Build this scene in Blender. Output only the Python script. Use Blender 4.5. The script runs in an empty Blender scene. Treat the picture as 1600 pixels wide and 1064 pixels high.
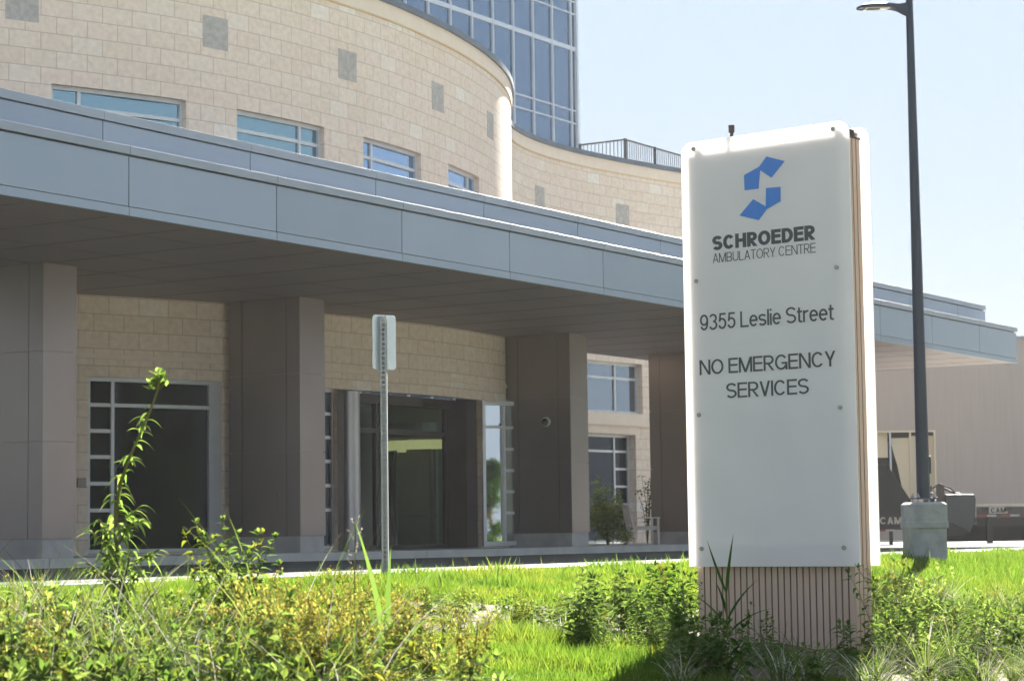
import bpy, bmesh, math, random
import numpy as np
from mathutils import Vector, Matrix
random.seed(7); RNG = np.random.default_rng(7)
scene = bpy.context.scene; COL = scene.collection
R = math.radians

# ---------------------------------------------------------------- camera, sky, sun, exposure
# world origin is the camera's eye point; z = 0 is eye level, the plaza lies at about -0.26 m
cam = bpy.data.cameras.new('camera'); camo = bpy.data.objects.new('camera', cam); COL.objects.link(camo)
cam.sensor_width = 36; cam.lens = 36*3470/1600; cam.clip_start = .1; cam.clip_end = 4000
PITCH, ROLL = math.atan(303/3470), .013
fw = Vector((0, math.cos(PITCH), math.sin(PITCH))); u0 = Vector((0, -math.sin(PITCH), math.cos(PITCH))); x0 = Vector((1, 0, 0))
rt = (x0 - ROLL*u0).normalized(); up = (u0 + ROLL*x0).normalized()
m = Matrix((rt, up, -fw)).transposed().to_4x4(); camo.matrix_world = m
cam.dof.use_dof = True; cam.dof.focus_distance = 17; cam.dof.aperture_fstop = 7
scene.camera = camo
SUN_AZ, SUN_EL = R(12), R(28)          # azimuth to the right of the view axis (+Y)
w = bpy.data.worlds.new('World'); scene.world = w; w.use_nodes = True
nt = w.node_tree; bg = nt.nodes['Background']; sky = nt.nodes.new('ShaderNodeTexSky')
sky.sky_type = 'NISHITA'; sky.sun_disc = False; sky.sun_elevation = SUN_EL; sky.sun_rotation = SUN_AZ
sky.altitude = 200; sky.air_density = 1; sky.dust_density = 0; sky.ozone_density = 1
# thin even haze: no part of the sky is brighter than this veil
veil = nt.nodes.new('ShaderNodeMix'); veil.data_type = 'RGBA'; veil.blend_type = 'DARKEN'; veil.inputs[0].default_value = 1; veil.clamp_result = False
tcw = nt.nodes.new('ShaderNodeTexCoord'); sxyz = nt.nodes.new('ShaderNodeSeparateXYZ'); vr = nt.nodes.new('ShaderNodeMapRange'); vr.inputs[1].default_value = .02; vr.inputs[2].default_value = .30
vm = nt.nodes.new('ShaderNodeMix'); vm.data_type = 'RGBA'; vm.inputs[6].default_value = (.52, .605, .68, 1); vm.inputs[7].default_value = (.55, .68, .835, 1)
nt.links.new(tcw.outputs['Generated'], sxyz.inputs[0]); nt.links.new(sxyz.outputs[2], vr.inputs[0]); nt.links.new(vr.outputs[0], vm.inputs[0]); nt.links.new(vm.outputs[2], veil.inputs[7])
nt.links.new(sky.outputs[0], veil.inputs[6])
nt.links.new(veil.outputs[2], bg.inputs[0]); bg.inputs[1].default_value = .15
sl = bpy.data.lights.new('sun', 'SUN'); sl.energy = 5; sl.angle = R(.5); sl.color = (1, .94, .84)
so = bpy.data.objects.new('sun', sl); COL.objects.link(so)
sdir = Vector((math.sin(SUN_AZ)*math.cos(SUN_EL), math.cos(SUN_AZ)*math.cos(SUN_EL), math.sin(SUN_EL)))
so.rotation_euler = sdir.to_track_quat('Z', 'Y').to_euler(); so.location = (20, 60, 60)
vs = scene.view_settings; vs.view_transform = 'Standard'; vs.look = 'None'; vs.exposure = 2.93; vs.gamma = 1; vs.use_curve_mapping = False

# ---------------------------------------------------------------- helpers
def tag(o, label=None, cat=None, group=None, kind=None):
    for k, v in (('label', label), ('category', cat), ('group', group), ('kind', kind)):
        if v: o[k] = v
    return o
def empty(name, loc=(0, 0, 0), rz=0, label=None, cat=None, group=None):
    o = bpy.data.objects.new(name, None); COL.objects.link(o); o.location = loc; o.rotation_euler = (0, 0, rz)
    o.empty_display_size = .2
    return tag(o, label, cat, group)
def kids(o): return [c for c in bpy.data.objects if c.parent == o]
KID = {}
def copy_tree(o, parent=None):
    c = o.copy(); COL.objects.link(c); c.parent = parent
    for ch in KID.get(o.name, []):
        KID.setdefault(c.name, []).append(copy_tree(ch, c))
    return c
class MB:
    """collects boxes, prisms, tubes; build() links them as one mesh object"""
    def __init__(s): s.v = []; s.f = []; s.uv = None; s.mi = []
    def add(s, vs, fs, mi=0):
        b = len(s.v); s.v += [tuple(map(float, p)) for p in vs]
        for f in fs: s.f.append(tuple(i+b for i in f)); s.mi.append(mi)
        return s
    def box(s, lo, hi, mi=0):
        x, y, z = lo; X, Y, Z = hi
        return s.add([(x,y,z),(X,y,z),(X,Y,z),(x,Y,z),(x,y,Z),(X,y,Z),(X,Y,Z),(x,Y,Z)],
                     [(3,2,1,0),(4,5,6,7),(0,1,5,4),(1,2,6,5),(2,3,7,6),(3,0,4,7)], mi)
    def obox(s, O, ax, ay, lo, hi, mi=0):
        """box in the frame with origin O and horizontal axes ax, ay"""
        b = len(s.v); s.box(lo, hi, mi)
        for i in range(b, len(s.v)):
            p = s.v[i]; s.v[i] = (O[0]+ax[0]*p[0]+ay[0]*p[1], O[1]+ax[1]*p[0]+ay[1]*p[1], O[2]+p[2])
        return s
    def prism(s, poly, ex, mi=0):
        """poly: 3-D outline, extruded along vector ex"""
        n = len(poly); P = [tuple(p) for p in poly]; Q = [(p[0]+ex[0], p[1]+ex[1], p[2]+ex[2]) for p in P]
        return s.add(P+Q, [tuple(range(n))[::-1], tuple(range(n, 2*n))]+[(i, (i+1) % n, n+(i+1) % n, n+i) for i in range(n)], mi)
    def tube(s, pts, rad, n=10, cap=True, mi=0):
        pts = [Vector(p) for p in pts]; rad = rad if isinstance(rad, (list, tuple)) else [rad]*len(pts)
        b = []; 
        for i, p in enumerate(pts):
            t = (pts[min(i+1, len(pts)-1)]-pts[max(i-1, 0)]).normalized()
            a = t.cross(Vector((0, 0, 1))) if abs(t.z) < .95 else t.cross(Vector((0, 1, 0)))
            a.normalize(); c = t.cross(a)
            b += [tuple(p+(a*math.cos(2*math.pi*k/n)+c*math.sin(2*math.pi*k/n))*rad[i]) for k in range(n)]
        fs = []
        for i in range(len(pts)-1):
            fs += [(i*n+k, i*n+(k+1) % n, (i+1)*n+(k+1) % n, (i+1)*n+k) for k in range(n)]
        if cap: fs += [tuple(range(n)), tuple(range((len(pts)-1)*n, len(pts)*n))[::-1]]
        return s.add(b, fs, mi)
    def build(s, name, mats, parent=None, smooth=False, bevel=0, fix=True):
        me = bpy.data.meshes.new(name); me.from_pydata(s.v, [], s.f); me.update()
        mats = mats if isinstance(mats, (list, tuple)) else [mats]
        for mt in mats: me.materials.append(mt)
        if len(mats) > 1: me.polygons.foreach_set('material_index', s.mi)
        if s.uv:
            l = me.uv_layers.new(name='UVMap'); k = 0
            for p in me.polygons:
                for li in p.loop_indices: l.data[li].uv = s.uv[k]; k += 1
        if fix and not s.uv:
            bm = bmesh.new(); bm.from_mesh(me); bmesh.ops.recalc_face_normals(bm, faces=bm.faces); bm.to_mesh(me); bm.free()
        if smooth:
            me.polygons.foreach_set('use_smooth', [True]*len(me.polygons))
            try: me.set_sharp_from_angle(angle=R(38))
            except Exception: pass
        o = bpy.data.objects.new(name, me); COL.objects.link(o)
        if parent is not None:
            o.parent = parent; KID.setdefault(parent.name, []).append(o)
        if bevel:
            bv = o.modifiers.new('edge', 'BEVEL'); bv.width = bevel; bv.segments = 2; bv.limit_method = 'ANGLE'; bv.angle_limit = R(40)
        return o

# ---------------------------------------------------------------- materials
def mat(name, col, rough=.6, metal=0, spec=.5):
    mt = bpy.data.materials.new(name); mt.use_nodes = True
    b = mt.node_tree.nodes['Principled BSDF']; b.inputs['Base Color'].default_value = (*col, 1)
    b.inputs['Roughness'].default_value = rough; b.inputs['Metallic'].default_value = metal
    b.inputs['Specular IOR Level'].default_value = spec
    return mt
def N(mt, t, **kw):
    nd = mt.node_tree.nodes.new(t)
    for k, v in kw.items(): setattr(nd, k, v)
    return nd
def L(mt, a, b): mt.node_tree.links.new(a, b)
def P(mt): return mt.node_tree.nodes['Principled BSDF']
def ramp(mt, stops):
    r = N(mt, 'ShaderNodeValToRGB'); e = r.color_ramp.elements
    while len(e) < len(stops): e.new(.5)
    for q, (p, c) in zip(e, stops): q.position = p; q.color = (*c, 1)
    return r
def noisy(name, c1, c2, scale=3, rough=.7, metal=0, bump=0, bscale=40, detail=5, spec=.5, stretch=None):
    """surface whose own colour wanders between c1 and c2"""
    mt = mat(name, c1, rough, metal, spec); tc = N(mt, 'ShaderNodeTexCoord'); nz = N(mt, 'ShaderNodeTexNoise')
    nz.inputs['Scale'].default_value = scale; nz.inputs['Detail'].default_value = detail
    src = tc.outputs['Object']
    if stretch:
        mp = N(mt, 'ShaderNodeMapping'); mp.inputs['Scale'].default_value = stretch; L(mt, src, mp.inputs[0]); src = mp.outputs[0]
    L(mt, src, nz.inputs['Vector']); r = ramp(mt, [(.3, c1), (.7, c2)]); L(mt, nz.outputs[0], r.inputs[0]); L(mt, r.outputs[0], P(mt).inputs['Base Color'])
    if bump:
        n2 = N(mt, 'ShaderNodeTexNoise'); n2.inputs['Scale'].default_value = bscale; n2.inputs['Detail'].default_value = 6
        L(mt, src, n2.inputs['Vector']); bp = N(mt, 'ShaderNodeBump'); bp.inputs['Strength'].default_value = bump; bp.inputs['Distance'].default_value = .02
        L(mt, n2.outputs[0], bp.inputs['Height']); L(mt, bp.outputs[0], P(mt).inputs['Normal'])
    return mt
def stone_mat(name, tint=1.0):
    mt = mat(name, (.5, .45, .38), .85, 0, .25); tc = N(mt, 'ShaderNodeTexCoord'); br = N(mt, 'ShaderNodeTexBrick')
    br.offset = .5; br.inputs['Color1'].default_value = (0, 0, 0, 1); br.inputs['Color2'].default_value = (1, 1, 1, 1); br.inputs['Mortar'].default_value = (.5, .5, .5, 1)
    br.inputs['Scale'].default_value = 1; br.inputs['Brick Width'].default_value = .575; br.inputs['Row Height'].default_value = .3
    br.inputs['Mortar Size'].default_value = .0075; br.inputs['Mortar Smooth'].default_value = .3; br.inputs['Bias'].default_value = 0
    L(mt, tc.outputs['UV'], br.inputs['Vector'])
    k = tint
    r = ramp(mt, [(0, (.76*k, .635*k, .535*k)), (.35, (.775*k, .66*k, .56*k)), (.62, (.785*k, .67*k, .575*k)), (.8, (.785*k, .655*k, .565*k)), (.96, (.79*k, .69*k, .60*k)), (1, (.82*k, .76*k, .69*k))])
    L(mt, br.outputs['Color'], r.inputs[0])
    nz = N(mt, 'ShaderNodeTexNoise'); nz.inputs['Scale'].default_value = 9; nz.inputs['Detail'].default_value = 8; L(mt, tc.outputs['UV'], nz.inputs['Vector'])
    r2 = ramp(mt, [(.25, (.86, .85, .84)), (.75, (1.06, 1.06, 1.05))]); L(mt, nz.outputs[0], r2.inputs[0])
    mx = N(mt, 'ShaderNodeMix', data_type='RGBA', blend_type='MULTIPLY'); mx.inputs[0].default_value = 1
    L(mt, r.outputs[0], mx.inputs[6]); L(mt, r2.outputs[0], mx.inputs[7])
    m2 = N(mt, 'ShaderNodeMix', data_type='RGBA'); m2.inputs[7].default_value = (.50*k, .41*k, .34*k, 1)
    L(mt, br.outputs['Fac'], m2.inputs[0]); L(mt, mx.outputs[2], m2.inputs[6]); L(mt, m2.outputs[2], P(mt).inputs['Base Color'])
    sb = N(mt, 'ShaderNodeMath', operation='MULTIPLY_ADD'); L(mt, br.outputs['Fac'], sb.inputs[0]); sb.inputs[1].default_value = -1
    ml = N(mt, 'ShaderNodeMath', operation='MULTIPLY'); ml.inputs[1].default_value = .25; L(mt, nz.outputs[0], ml.inputs[0]); L(mt, ml.outputs[0], sb.inputs[2])
    bp = N(mt, 'ShaderNodeBump'); bp.inputs['Strength'].default_value = .5; bp.inputs['Distance'].default_value = .012
    L(mt, sb.outputs[0], bp.inputs['Height']); L(mt, bp.outputs[0], P(mt).inputs['Normal'])
    return mt
def glass_mat(name, tint, body, refl=.5, wav=.0006, scale=.8):
    """coated architectural glass: dark body behind a tinted mirror coat, panes slightly bowed"""
    mt = bpy.data.materials.new(name); mt.use_nodes = True; nt = mt.node_tree; nt.nodes.remove(P(mt))
    out = nt.nodes['Material Output']; g = N(mt, 'ShaderNodeBsdfGlossy'); g.inputs['Roughness'].default_value = .02; g.inputs['Color'].default_value = (*tint, 1)
    df = N(mt, 'ShaderNodeBsdfDiffuse'); df.inputs['Color'].default_value = (*body, 1)
    lw = N(mt, 'ShaderNodeLayerWeight'); lw.inputs['Blend'].default_value = .35
    ma = N(mt, 'ShaderNodeMath', operation='MULTIPLY_ADD'); L(mt, lw.outputs['Fresnel'], ma.inputs[0]); ma.inputs[1].default_value = 1-refl; ma.inputs[2].default_value = refl; ma.use_clamp = True
    mx = N(mt, 'ShaderNodeMixShader'); L(mt, ma.outputs[0], mx.inputs[0]); L(mt, df.outputs[0], mx.inputs[1]); L(mt, g.outputs[0], mx.inputs[2]); L(mt, mx.outputs[0], out.inputs[0])
    tc = N(mt, 'ShaderNodeTexCoord'); nz = N(mt, 'ShaderNodeTexNoise'); nz.inputs['Scale'].default_value = scale; nz.inputs['Detail'].default_value = 1; L(mt, tc.outputs['Object'], nz.inputs['Vector'])
    bp = N(mt, 'ShaderNodeBump'); bp.inputs['Strength'].default_value = 1; bp.inputs['Distance'].default_value = wav*10; L(mt, nz.outputs[0], bp.inputs['Height']); L(mt, bp.outputs[0], g.inputs['Normal'])
    return mt
def clear_glass(name, tint):
    mt = bpy.data.materials.new(name); mt.use_nodes = True; nt = mt.node_tree; nt.nodes.remove(P(mt)); out = nt.nodes['Material Output']
    t = N(mt, 'ShaderNodeBsdfTransparent'); t.inputs[0].default_value = (*tint, 1); g = N(mt, 'ShaderNodeBsdfGlossy'); g.inputs['Roughness'].default_value = .01
    fr = N(mt, 'ShaderNodeFresnel'); fr.inputs[0].default_value = 1.35; mx = N(mt, 'ShaderNodeMixShader')
    ge = N(mt, 'ShaderNodeNewGeometry'); mb_ = N(mt, 'ShaderNodeMath', operation='SUBTRACT'); mb_.inputs[0].default_value = 1; L(mt, ge.outputs['Backfacing'], mb_.inputs[1]); mf = N(mt, 'ShaderNodeMath', operation='MULTIPLY'); L(mt, fr.outputs[0], mf.inputs[0]); L(mt, mb_.outputs[0], mf.inputs[1])
    L(mt, mf.outputs[0], mx.inputs[0]); L(mt, t.outputs[0], mx.inputs[1]); L(mt, g.outputs[0], mx.inputs[2]); L(mt, mx.outputs[0], out.inputs[0]); return mt
def leaf_mat(name, c1, c2, c3=None, trans=.4, rough=.42, through=(1.45, 1.5, .8)):
    """leaf: colour differs leaf by leaf, light passes through"""
    mt = bpy.data.materials.new(name); mt.use_nodes = True; p = P(mt); out = mt.node_tree.nodes['Material Output']
    ge = N(mt, 'ShaderNodeNewGeometry'); r = ramp(mt, [(0, c1), (.55, c2), (1, c3 or c2)]); L(mt, ge.outputs['Random Per Island'], r.inputs[0])
    L(mt, r.outputs[0], p.inputs['Base Color']); p.inputs['Roughness'].default_value = max(rough, .55); p.inputs['Specular IOR Level'].default_value = 0
    tr = N(mt, 'ShaderNodeBsdfTranslucent'); mu = N(mt, 'ShaderNodeMix', data_type='RGBA', blend_type='MULTIPLY'); mu.inputs[0].default_value = 1
    L(mt, r.outputs[0], mu.inputs[6]); mu.inputs[7].default_value = (*through, 1); L(mt, mu.outputs[2], tr.inputs[0])
    mx = N(mt, 'ShaderNodeMixShader'); mx.inputs[0].default_value = trans; L(mt, p.outputs[0], mx.inputs[1]); L(mt, tr.outputs[0], mx.inputs[2]); L(mt, mx.outputs[0], out.inputs[0])
    return mt
M = {}
M['stone'] = stone_mat('buff limestone blocks'); M['stone_trim'] = noisy('buff limestone trim', (.73, .61, .51), (.77, .66, .56), 4, .85, bump=.15)
M['accent'] = noisy('grey rough stone', (.37, .345, .33), (.50, .47, .445), 9, .9, bump=.6, bscale=14)
M['stain'] = noisy('orange stained limestone', (.66, .47, .26), (.65, .53, .38), 1.6, .85)
M['fascia'] = noisy('blue grey aluminium panel', (.255, .305, .385), (.275, .325, .405), .6, .42, .3, bump=.25, bscale=1.1)
def per_panel(mt, amt=.05):
    b = P(mt).inputs['Base Color']; src = b.links[0].from_socket; oi = N(mt, 'ShaderNodeObjectInfo'); ma = N(mt, 'ShaderNodeMath', operation='MULTIPLY_ADD'); L(mt, oi.outputs['Random'], ma.inputs[0]); ma.inputs[1].default_value = 2*amt; ma.inputs[2].default_value = 1-amt
    mx = N(mt, 'ShaderNodeVectorMath', operation='SCALE'); L(mt, src, mx.inputs[0]); L(mt, ma.outputs[0], mx.inputs['Scale']); L(mt, mx.outputs[0], b)
per_panel(M['fascia'])
M['trim_metal'] = noisy('pale grey metal coping', (.26, .29, .35), (.30, .33, .39), 2, .45, .3)
M['coping_dark'] = noisy('slate blue metal coping', (.10, .125, .17), (.13, .155, .20), 2, .5, .2)
M['soffit'] = noisy('brown metal soffit', (.30, .25, .255), (.335, .28, .285), .7, .5)
M['column'] = noisy('taupe metal cladding', (.235, .20, .197), (.262, .226, .221), .8, .31, .6)
M['plinth'] = noisy('pale concrete plinth', (.36, .35, .35), (.46, .45, .44), 3, .85, bump=.1)
M['frame'] = noisy('light anodised frame', (.55, .57, .60), (.60, .62, .64), 3, .4, .3)
M['darkmetal'] = noisy('dark bronze metal', (.045, .036, .036), (.06, .05, .05), 2, .45, .2)
M['silver'] = noisy('satin silver column', (.36, .35, .37), (.42, .41, .42), 1, .35, .6)
M['glass_teal'] = glass_mat('teal coated glass', (.42, .62, .72), (.02, .05, .055), .55)
M['glass_dark'] = glass_mat('dark window glass', (.42, .46, .52), (.022, .023, .028), .03)
M['glass_clear_sky'] = glass_mat('bright mirror window glass', (.9, .95, 1), (.02, .022, .025), .62)
M['glass_mid'] = glass_mat('grey blue window glass', (.6, .68, .78), (.018, .02, .024), .38)
M['glass_blue'] = glass_mat('sky blue window glass', (.50, .68, .95), (.02, .025, .04), .6)
M['glass_tower'] = glass_mat('blue curtain wall glass', (.29, .41, .57), (.03, .045, .07), .50)
M['glass_green'] = clear_glass('clear green entrance glass', (.70, .77, .74))
M['white_metal'] = noisy('pale blue grey mullion metal', (.38, .43, .51), (.43, .48, .55), 2, .45)
M['asphalt'] = noisy('asphalt', (.045, .045, .05), (.075, .074, .078), 1.2, .9, bump=.3, bscale=90, spec=.15)
M['concrete'] = noisy('plaza concrete', (.34, .34, .335), (.42, .415, .40), 1.1, .85, bump=.1)
M['kerb'] = noisy('kerb concrete', (.42, .42, .41), (.52, .51, .49), 2, .85, bump=.1)
M['steel'] = noisy('galvanised steel', (.24, .245, .26), (.31, .315, .33), 12, .5, .35)
M['plate'] = noisy('bare aluminium plate', (.50, .55, .59), (.58, .63, .66), 5, .4, .6)
M['pole'] = mat('dark blue black pole paint', (.017, .024, .046), .5)
M['blockconc'] = noisy('weathered cast concrete', (.19, .195, .22), (.29, .295, .32), 5, .9, bump=.35, bscale=30)
M['lens'] = mat('lamp lens', (.55, .5, .5), .25); M['black'] = mat('black paint', (.012, .012, .014), .4); M['rubber'] = mat('rubber', (.015, .015, .015), .85)
M['toolbox'] = mat('charcoal painted box', (.035, .037, .045), .5); M['white'] = mat('white reflector', (.34, .33, .32), .6); M['red'] = mat('red reflector', (.22, .035, .03), .5)
M['wood'] = noisy('pale weathered timber', (.45, .40, .33), (.58, .53, .46), 6, .8, stretch=(1, 9, 9))
M['chairwood'] = noisy('grey bleached timber', (.55, .50, .47), (.64, .60, .56), 6, .75)
M['beige'] = mat('cream blind', (.56, .49, .37), .8)
M['ribbed'] = noisy('ribbed brown grey concrete', (.345, .30, .278), (.37, .322, .30), 1.4, .95, bump=.1, bscale=30, stretch=(7, 7, .35))
M['railmetal'] = mat('charcoal railing metal', (.03, .033, .04), .5)
M['slat'] = noisy('wood tone aluminium slat', (.40, .285, .235), (.47, .345, .285), 3, .5, stretch=(6, 6, .5)); M['core'] = mat('dark core', (.05, .035, .032), .7)
M['letter'] = mat('charcoal vinyl lettering', (.055, .057, .07), .6); M['logo'] = mat('blue vinyl logo', (.045, .17, .55), .6)
M['bolt'] = mat('steel standoff bolt', (.30, .28, .27), .4, .6)
M['dome'] = mat('pale camera housing', (.6, .58, .58), .35); M['domeglass'] = mat('dark dome', (.02, .02, .02), .1)
# ---------------------------------------------------------------- site frame: d runs along the canopy, n points from its front to the lawn
P0 = (-6.21, 26.84); D = (.5373, .8434); NN = (.8434, -.5373); BK = (-NN[0], -NN[1])
ZP, ZR = -.265, -.40                      # plaza and road levels
def wp(o, t, z=0): return (P0[0]+o*NN[0]+t*D[0], P0[1]+o*NN[1]+t*D[1], z)
def off(x, y): return (x-P0[0])*NN[0]+(y-P0[1])*NN[1]
def ground(x, y):
    o = off(x, y)
    z = -.445 if o < 5.9 else -.405-.062*(o-6.1)
    return max(z, -1.7)
class Plan:
    """smooth plan curve through points, sampled by arc length; outward normal is to the right of travel"""
    def __init__(s, pts, step=0.12):
        P=[(2*pts[0][0]-pts[1][0],2*pts[0][1]-pts[1][1])]+list(pts)+[(2*pts[-1][0]-pts[-2][0],2*pts[-1][1]-pts[-2][1])]
        q=[]
        for i in range(1,len(P)-2):
            p0,p1,p2,p3=P[i-1:i+3]
            for k in range(40):
                t=k/40
                q.append(tuple(.5*(2*b+(c-a)*t+(2*a-5*b+4*c-d)*t*t+(3*b-a-3*c+d)*t**3) for a,b,c,d in zip(p0,p1,p2,p3)))
        q.append(tuple(pts[-1]))
        s.q=q; s.L=[0]
        for a,b in zip(q[:-1],q[1:]): s.L.append(s.L[-1]+math.dist(a,b))
        s.len=s.L[-1]
    def at(s,u,off=0):
        u=min(max(u,0),s.len-1e-6)
        lo,hi=0,len(s.L)-1
        while hi-lo>1:
            m=(lo+hi)//2
            if s.L[m]<=u: lo=m
            else: hi=m
        a,b=s.q[lo],s.q[hi]; k=(u-s.L[lo])/(s.L[hi]-s.L[lo])
        tx,ty=b[0]-a[0],b[1]-a[1]; l=math.hypot(tx,ty)
        return (a[0]+(b[0]-a[0])*k+ty/l*off, a[1]+(b[1]-a[1])*k-tx/l*off)
UP=[(-22,34.2),(-17,34.3),(-13,35.1),(-10,36.35),(-7.85,37.7),(-5.85,39.25),(-4.4,40.9),(-3.3,42.5),(-2.4,44.0),(-1.7,45.5),(-1.1,47.0),(-.55,48.8),(-.18,50.5),(0,52),(.04,53.6),(-.03,55.3),(-.05,57.2),(.45,59.2),(1.45,61.2),(2.85,63.1),(5.05,65.5),(8.0,68.0),(10.2,70.8),(10.6,74),(10,80)]
LOW=[(-22,34.0),(-17,34.1),(-13,34.9),(-10,36.2),(-7.5,38.05),(-5.2,39.85),(-3.6,41.9),(-2.5,43.35),(-1.3,45.1),(-.1,47.6),(.65,49.4),(1.05,51.2),(1.0,53),(.6,54.8),(-.2,56.4)]


def samples(u0, u1, step, extra=()):
    k = max(1, round((u1-u0)/step)); s = {round(u0+(u1-u0)*i/k, 4) for i in range(k+1)}
    s |= {round(e, 4) for e in extra if u0 < e < u1}
    s = sorted(s); out = [s[0]]
    keep = {round(e, 4) for e in extra}|{round(u0, 4), round(u1, 4)}
    for v in s[1:]:
        if v-out[-1] < .02:
            if v in keep: out[-1] = v
            continue
        out.append(v)
    return out
def cbox(mb, pl, u0, u1, z0, z1, o0, o1, step=.3):
    """bar that follows the plan curve, from offset o0 (inner) to o1 (outer)"""
    us = samples(u0, u1, step); b = []
    for u in us:
        a, c = pl.at(u, o0), pl.at(u, o1); b += [(*a, z0), (*c, z0), (*c, z1), (*a, z1)]
    fs = [(0, 3, 2, 1)] ; k = len(us)
    for i in range(k-1):
        for j in range(4): fs.append((i*4+j, i*4+(j+1) % 4, i*4+4+(j+1) % 4, i*4+4+j))
    fs.append(tuple((k-1)*4+j for j in range(4)))
    mb.add(b, fs); return mb
def ribbon(name, pl, u0, u1, z0, z1, openings, mt, parent, depth=.2, step=.25):
    mb = MB(); mb.uv = []
    us = samples(u0, u1, step, [e for o in openings for e in o[:2]]); zs = sorted({z0, z1}|{e for o in openings for e in o[2:] if z0 < e < z1})
    def quad(p, uv): mb.add(p, [(0, 1, 2, 3)]); mb.uv += uv
    for a, b in zip(us[:-1], us[1:]):
        for c, e in zip(zs[:-1], zs[1:]):
            um, zm = (a+b)/2, (c+e)/2
            if any(o[0] < um < o[1] and o[2] < zm < o[3] for o in openings): continue
            A, B = pl.at(a), pl.at(b); quad([(*A, c), (*B, c), (*B, e), (*A, e)], [(a, c), (b, c), (b, e), (a, e)])
    for a, b, c, e in openings:
        for u, sgn in ((a, 1), (b, -1)):
            A, B = pl.at(u), pl.at(u, -depth); z0_ = max(c, z0); z1_ = min(e, z1)
            q = [(*A, z0_), (*B, z0_), (*B, z1_), (*A, z1_)]; uv = [(u, z0_), (u+depth*sgn, z0_), (u+depth*sgn, z1_), (u, z1_)]
            if sgn < 0: q, uv = q[::-1], uv[::-1]
            quad(q, uv)
        ss = samples(a, b, step)
        for z, flip in ((c, 0), (e, 1)):
            if not z0 < z < z1: continue
            for p, r in zip(ss[:-1], ss[1:]):
                A, B, C_, D_ = pl.at(p), pl.at(r), pl.at(r, -depth), pl.at(p, -depth)
                q = [(*A, z), (*B, z), (*C_, z), (*D_, z)]; uv = [(p, z), (r, z), (r, z+depth), (p, z+depth)]
                if flip: q, uv = q[::-1], uv[::-1]
                quad(q, uv)
    return mb.build(name, mt, parent, fix=False)
def window(pl, a, b, c, e, mull, trans, gl, parent, depth=.16, fw=.07, label=None, fm=None, jamb=(0, 0), pane_div=()):
    """a framed opening in a curved wall: frame with mullions, glass panes as its sub-part"""
    mb = MB(); o0, o1 = -depth-.04, -depth+.05
    cbox(mb, pl, a, a+fw+jamb[0], c, e, o0, o1); cbox(mb, pl, b-fw-jamb[1], b, c, e, o0, o1)
    cbox(mb, pl, a+fw+jamb[0], b-fw-jamb[1], e-fw, e, o0, o1-.004); cbox(mb, pl, a+fw+jamb[0], b-fw-jamb[1], c, c+fw, o0, o1-.004)
    for u in mull: cbox(mb, pl, u-fw*.45, u+fw*.45, c+fw, e-fw, o0, o1-.008)
    for z, p, q in trans: cbox(mb, pl, p, q, z-fw*.45, z+fw*.45, o0, o1-.014)
    f = mb.build('window', fm or M['frame'], parent)
    edges = [a+fw]+sorted(mull)+[b-fw]
    for p, q in zip(edges[:-1], edges[1:]):
        g = MB(); A, B = pl.at(p, -depth), pl.at(q, -depth)
        g.add([(*A, c+.02), (*B, c+.02), (*B, e-.02), (*A, e-.02)], [(0, 1, 2, 3)]); g.build('pane', gl, f, fix=False)
    if label: f['label'] = label
    return f

# ---------------------------------------------------------------- ground, road, plaza
def grid_axis(a, b, fine0, fine1, step, far):
    xs = list(np.arange(fine0, fine1+step*.5, step)); v = fine0; s = step
    while v > a: s *= 1.35; v -= s; xs.insert(0, max(v, a))
    v = fine1; s = step
    while v < b: s *= 1.35; v += s; xs.append(min(v, b))
    return xs
xs = grid_axis(-420, 420, -16, 24, .8, 1.35); ys = grid_axis(-200, 420, -4, 48, .8, 1.35)
mb = MB(); mb.v = [(x, y, ground(x, y)) for y in ys for x in xs]; nx = len(xs)
mb.f = [(j*nx+i, j*nx+i+1, (j+1)*nx+i+1, (j+1)*nx+i) for j in range(len(ys)-1) for i in range(nx-1)]
M['soilgrass'] = noisy('lawn soil and thatch', (.07, .10, .02), (.12, .13, .04), .9, .95, bump=.4, bscale=25, spec=0)
tag(mb.build('ground', M['soilgrass'], fix=False, smooth=True), kind='structure')
M['street'] = noisy('pale worn street concrete', (.38, .365, .33), (.46, .44, .40), .5, .9, spec=.1)
mb = MB(); mb.add([wp(-3.45, -80, ZR), wp(5.9, -80, ZR), wp(5.9, 34.6, ZR), wp(-3.45, 34.6, ZR)], [(0, 1, 2, 3)])
tag(mb.build('road', M['asphalt'], fix=False), kind='structure')
mb = MB(); mb.add([wp(-60, 34.6, ZR), wp(5.9, 34.6, ZR), wp(5.9, 90, ZR), wp(-60, 90, ZR)], [(0, 1, 2, 3)])
tag(mb.build('forecourt', M['street'], fix=False), kind='structure')
mb = MB(); mb.add([wp(24, -160, -1.5), wp(120, -160, -1.5), wp(120, 160, -1.5), wp(24, 160, -1.5)], [(0, 1, 2, 3)])
tag(mb.build('street', M['street'], fix=False), kind='structure')
mb = MB(); mb.prism([wp(-30, -70, -.46), wp(-3.62, -70, -.46), wp(-3.62, 34.45, -.46), wp(-30, 34.45, -.46)], (0, 0, ZP+.46))
tag(mb.build('plaza', M['concrete']), kind='structure')
mb = MB(); t = -70.0
while t < 34.3:
    e = min(t+2.4, 34.45); mb.prism([wp(-3.612, t+.006, -.46), wp(-3.45, t+.006, -.46), wp(-3.45, e-.006, -.46), wp(-3.612, e-.006, -.46)], (0, 0, ZP+.004+.46)); t += 2.4
tag(mb.build('plaza_kerb', M['kerb'], bevel=.012), kind='structure')
mb = MB(); t = -70.0
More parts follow.
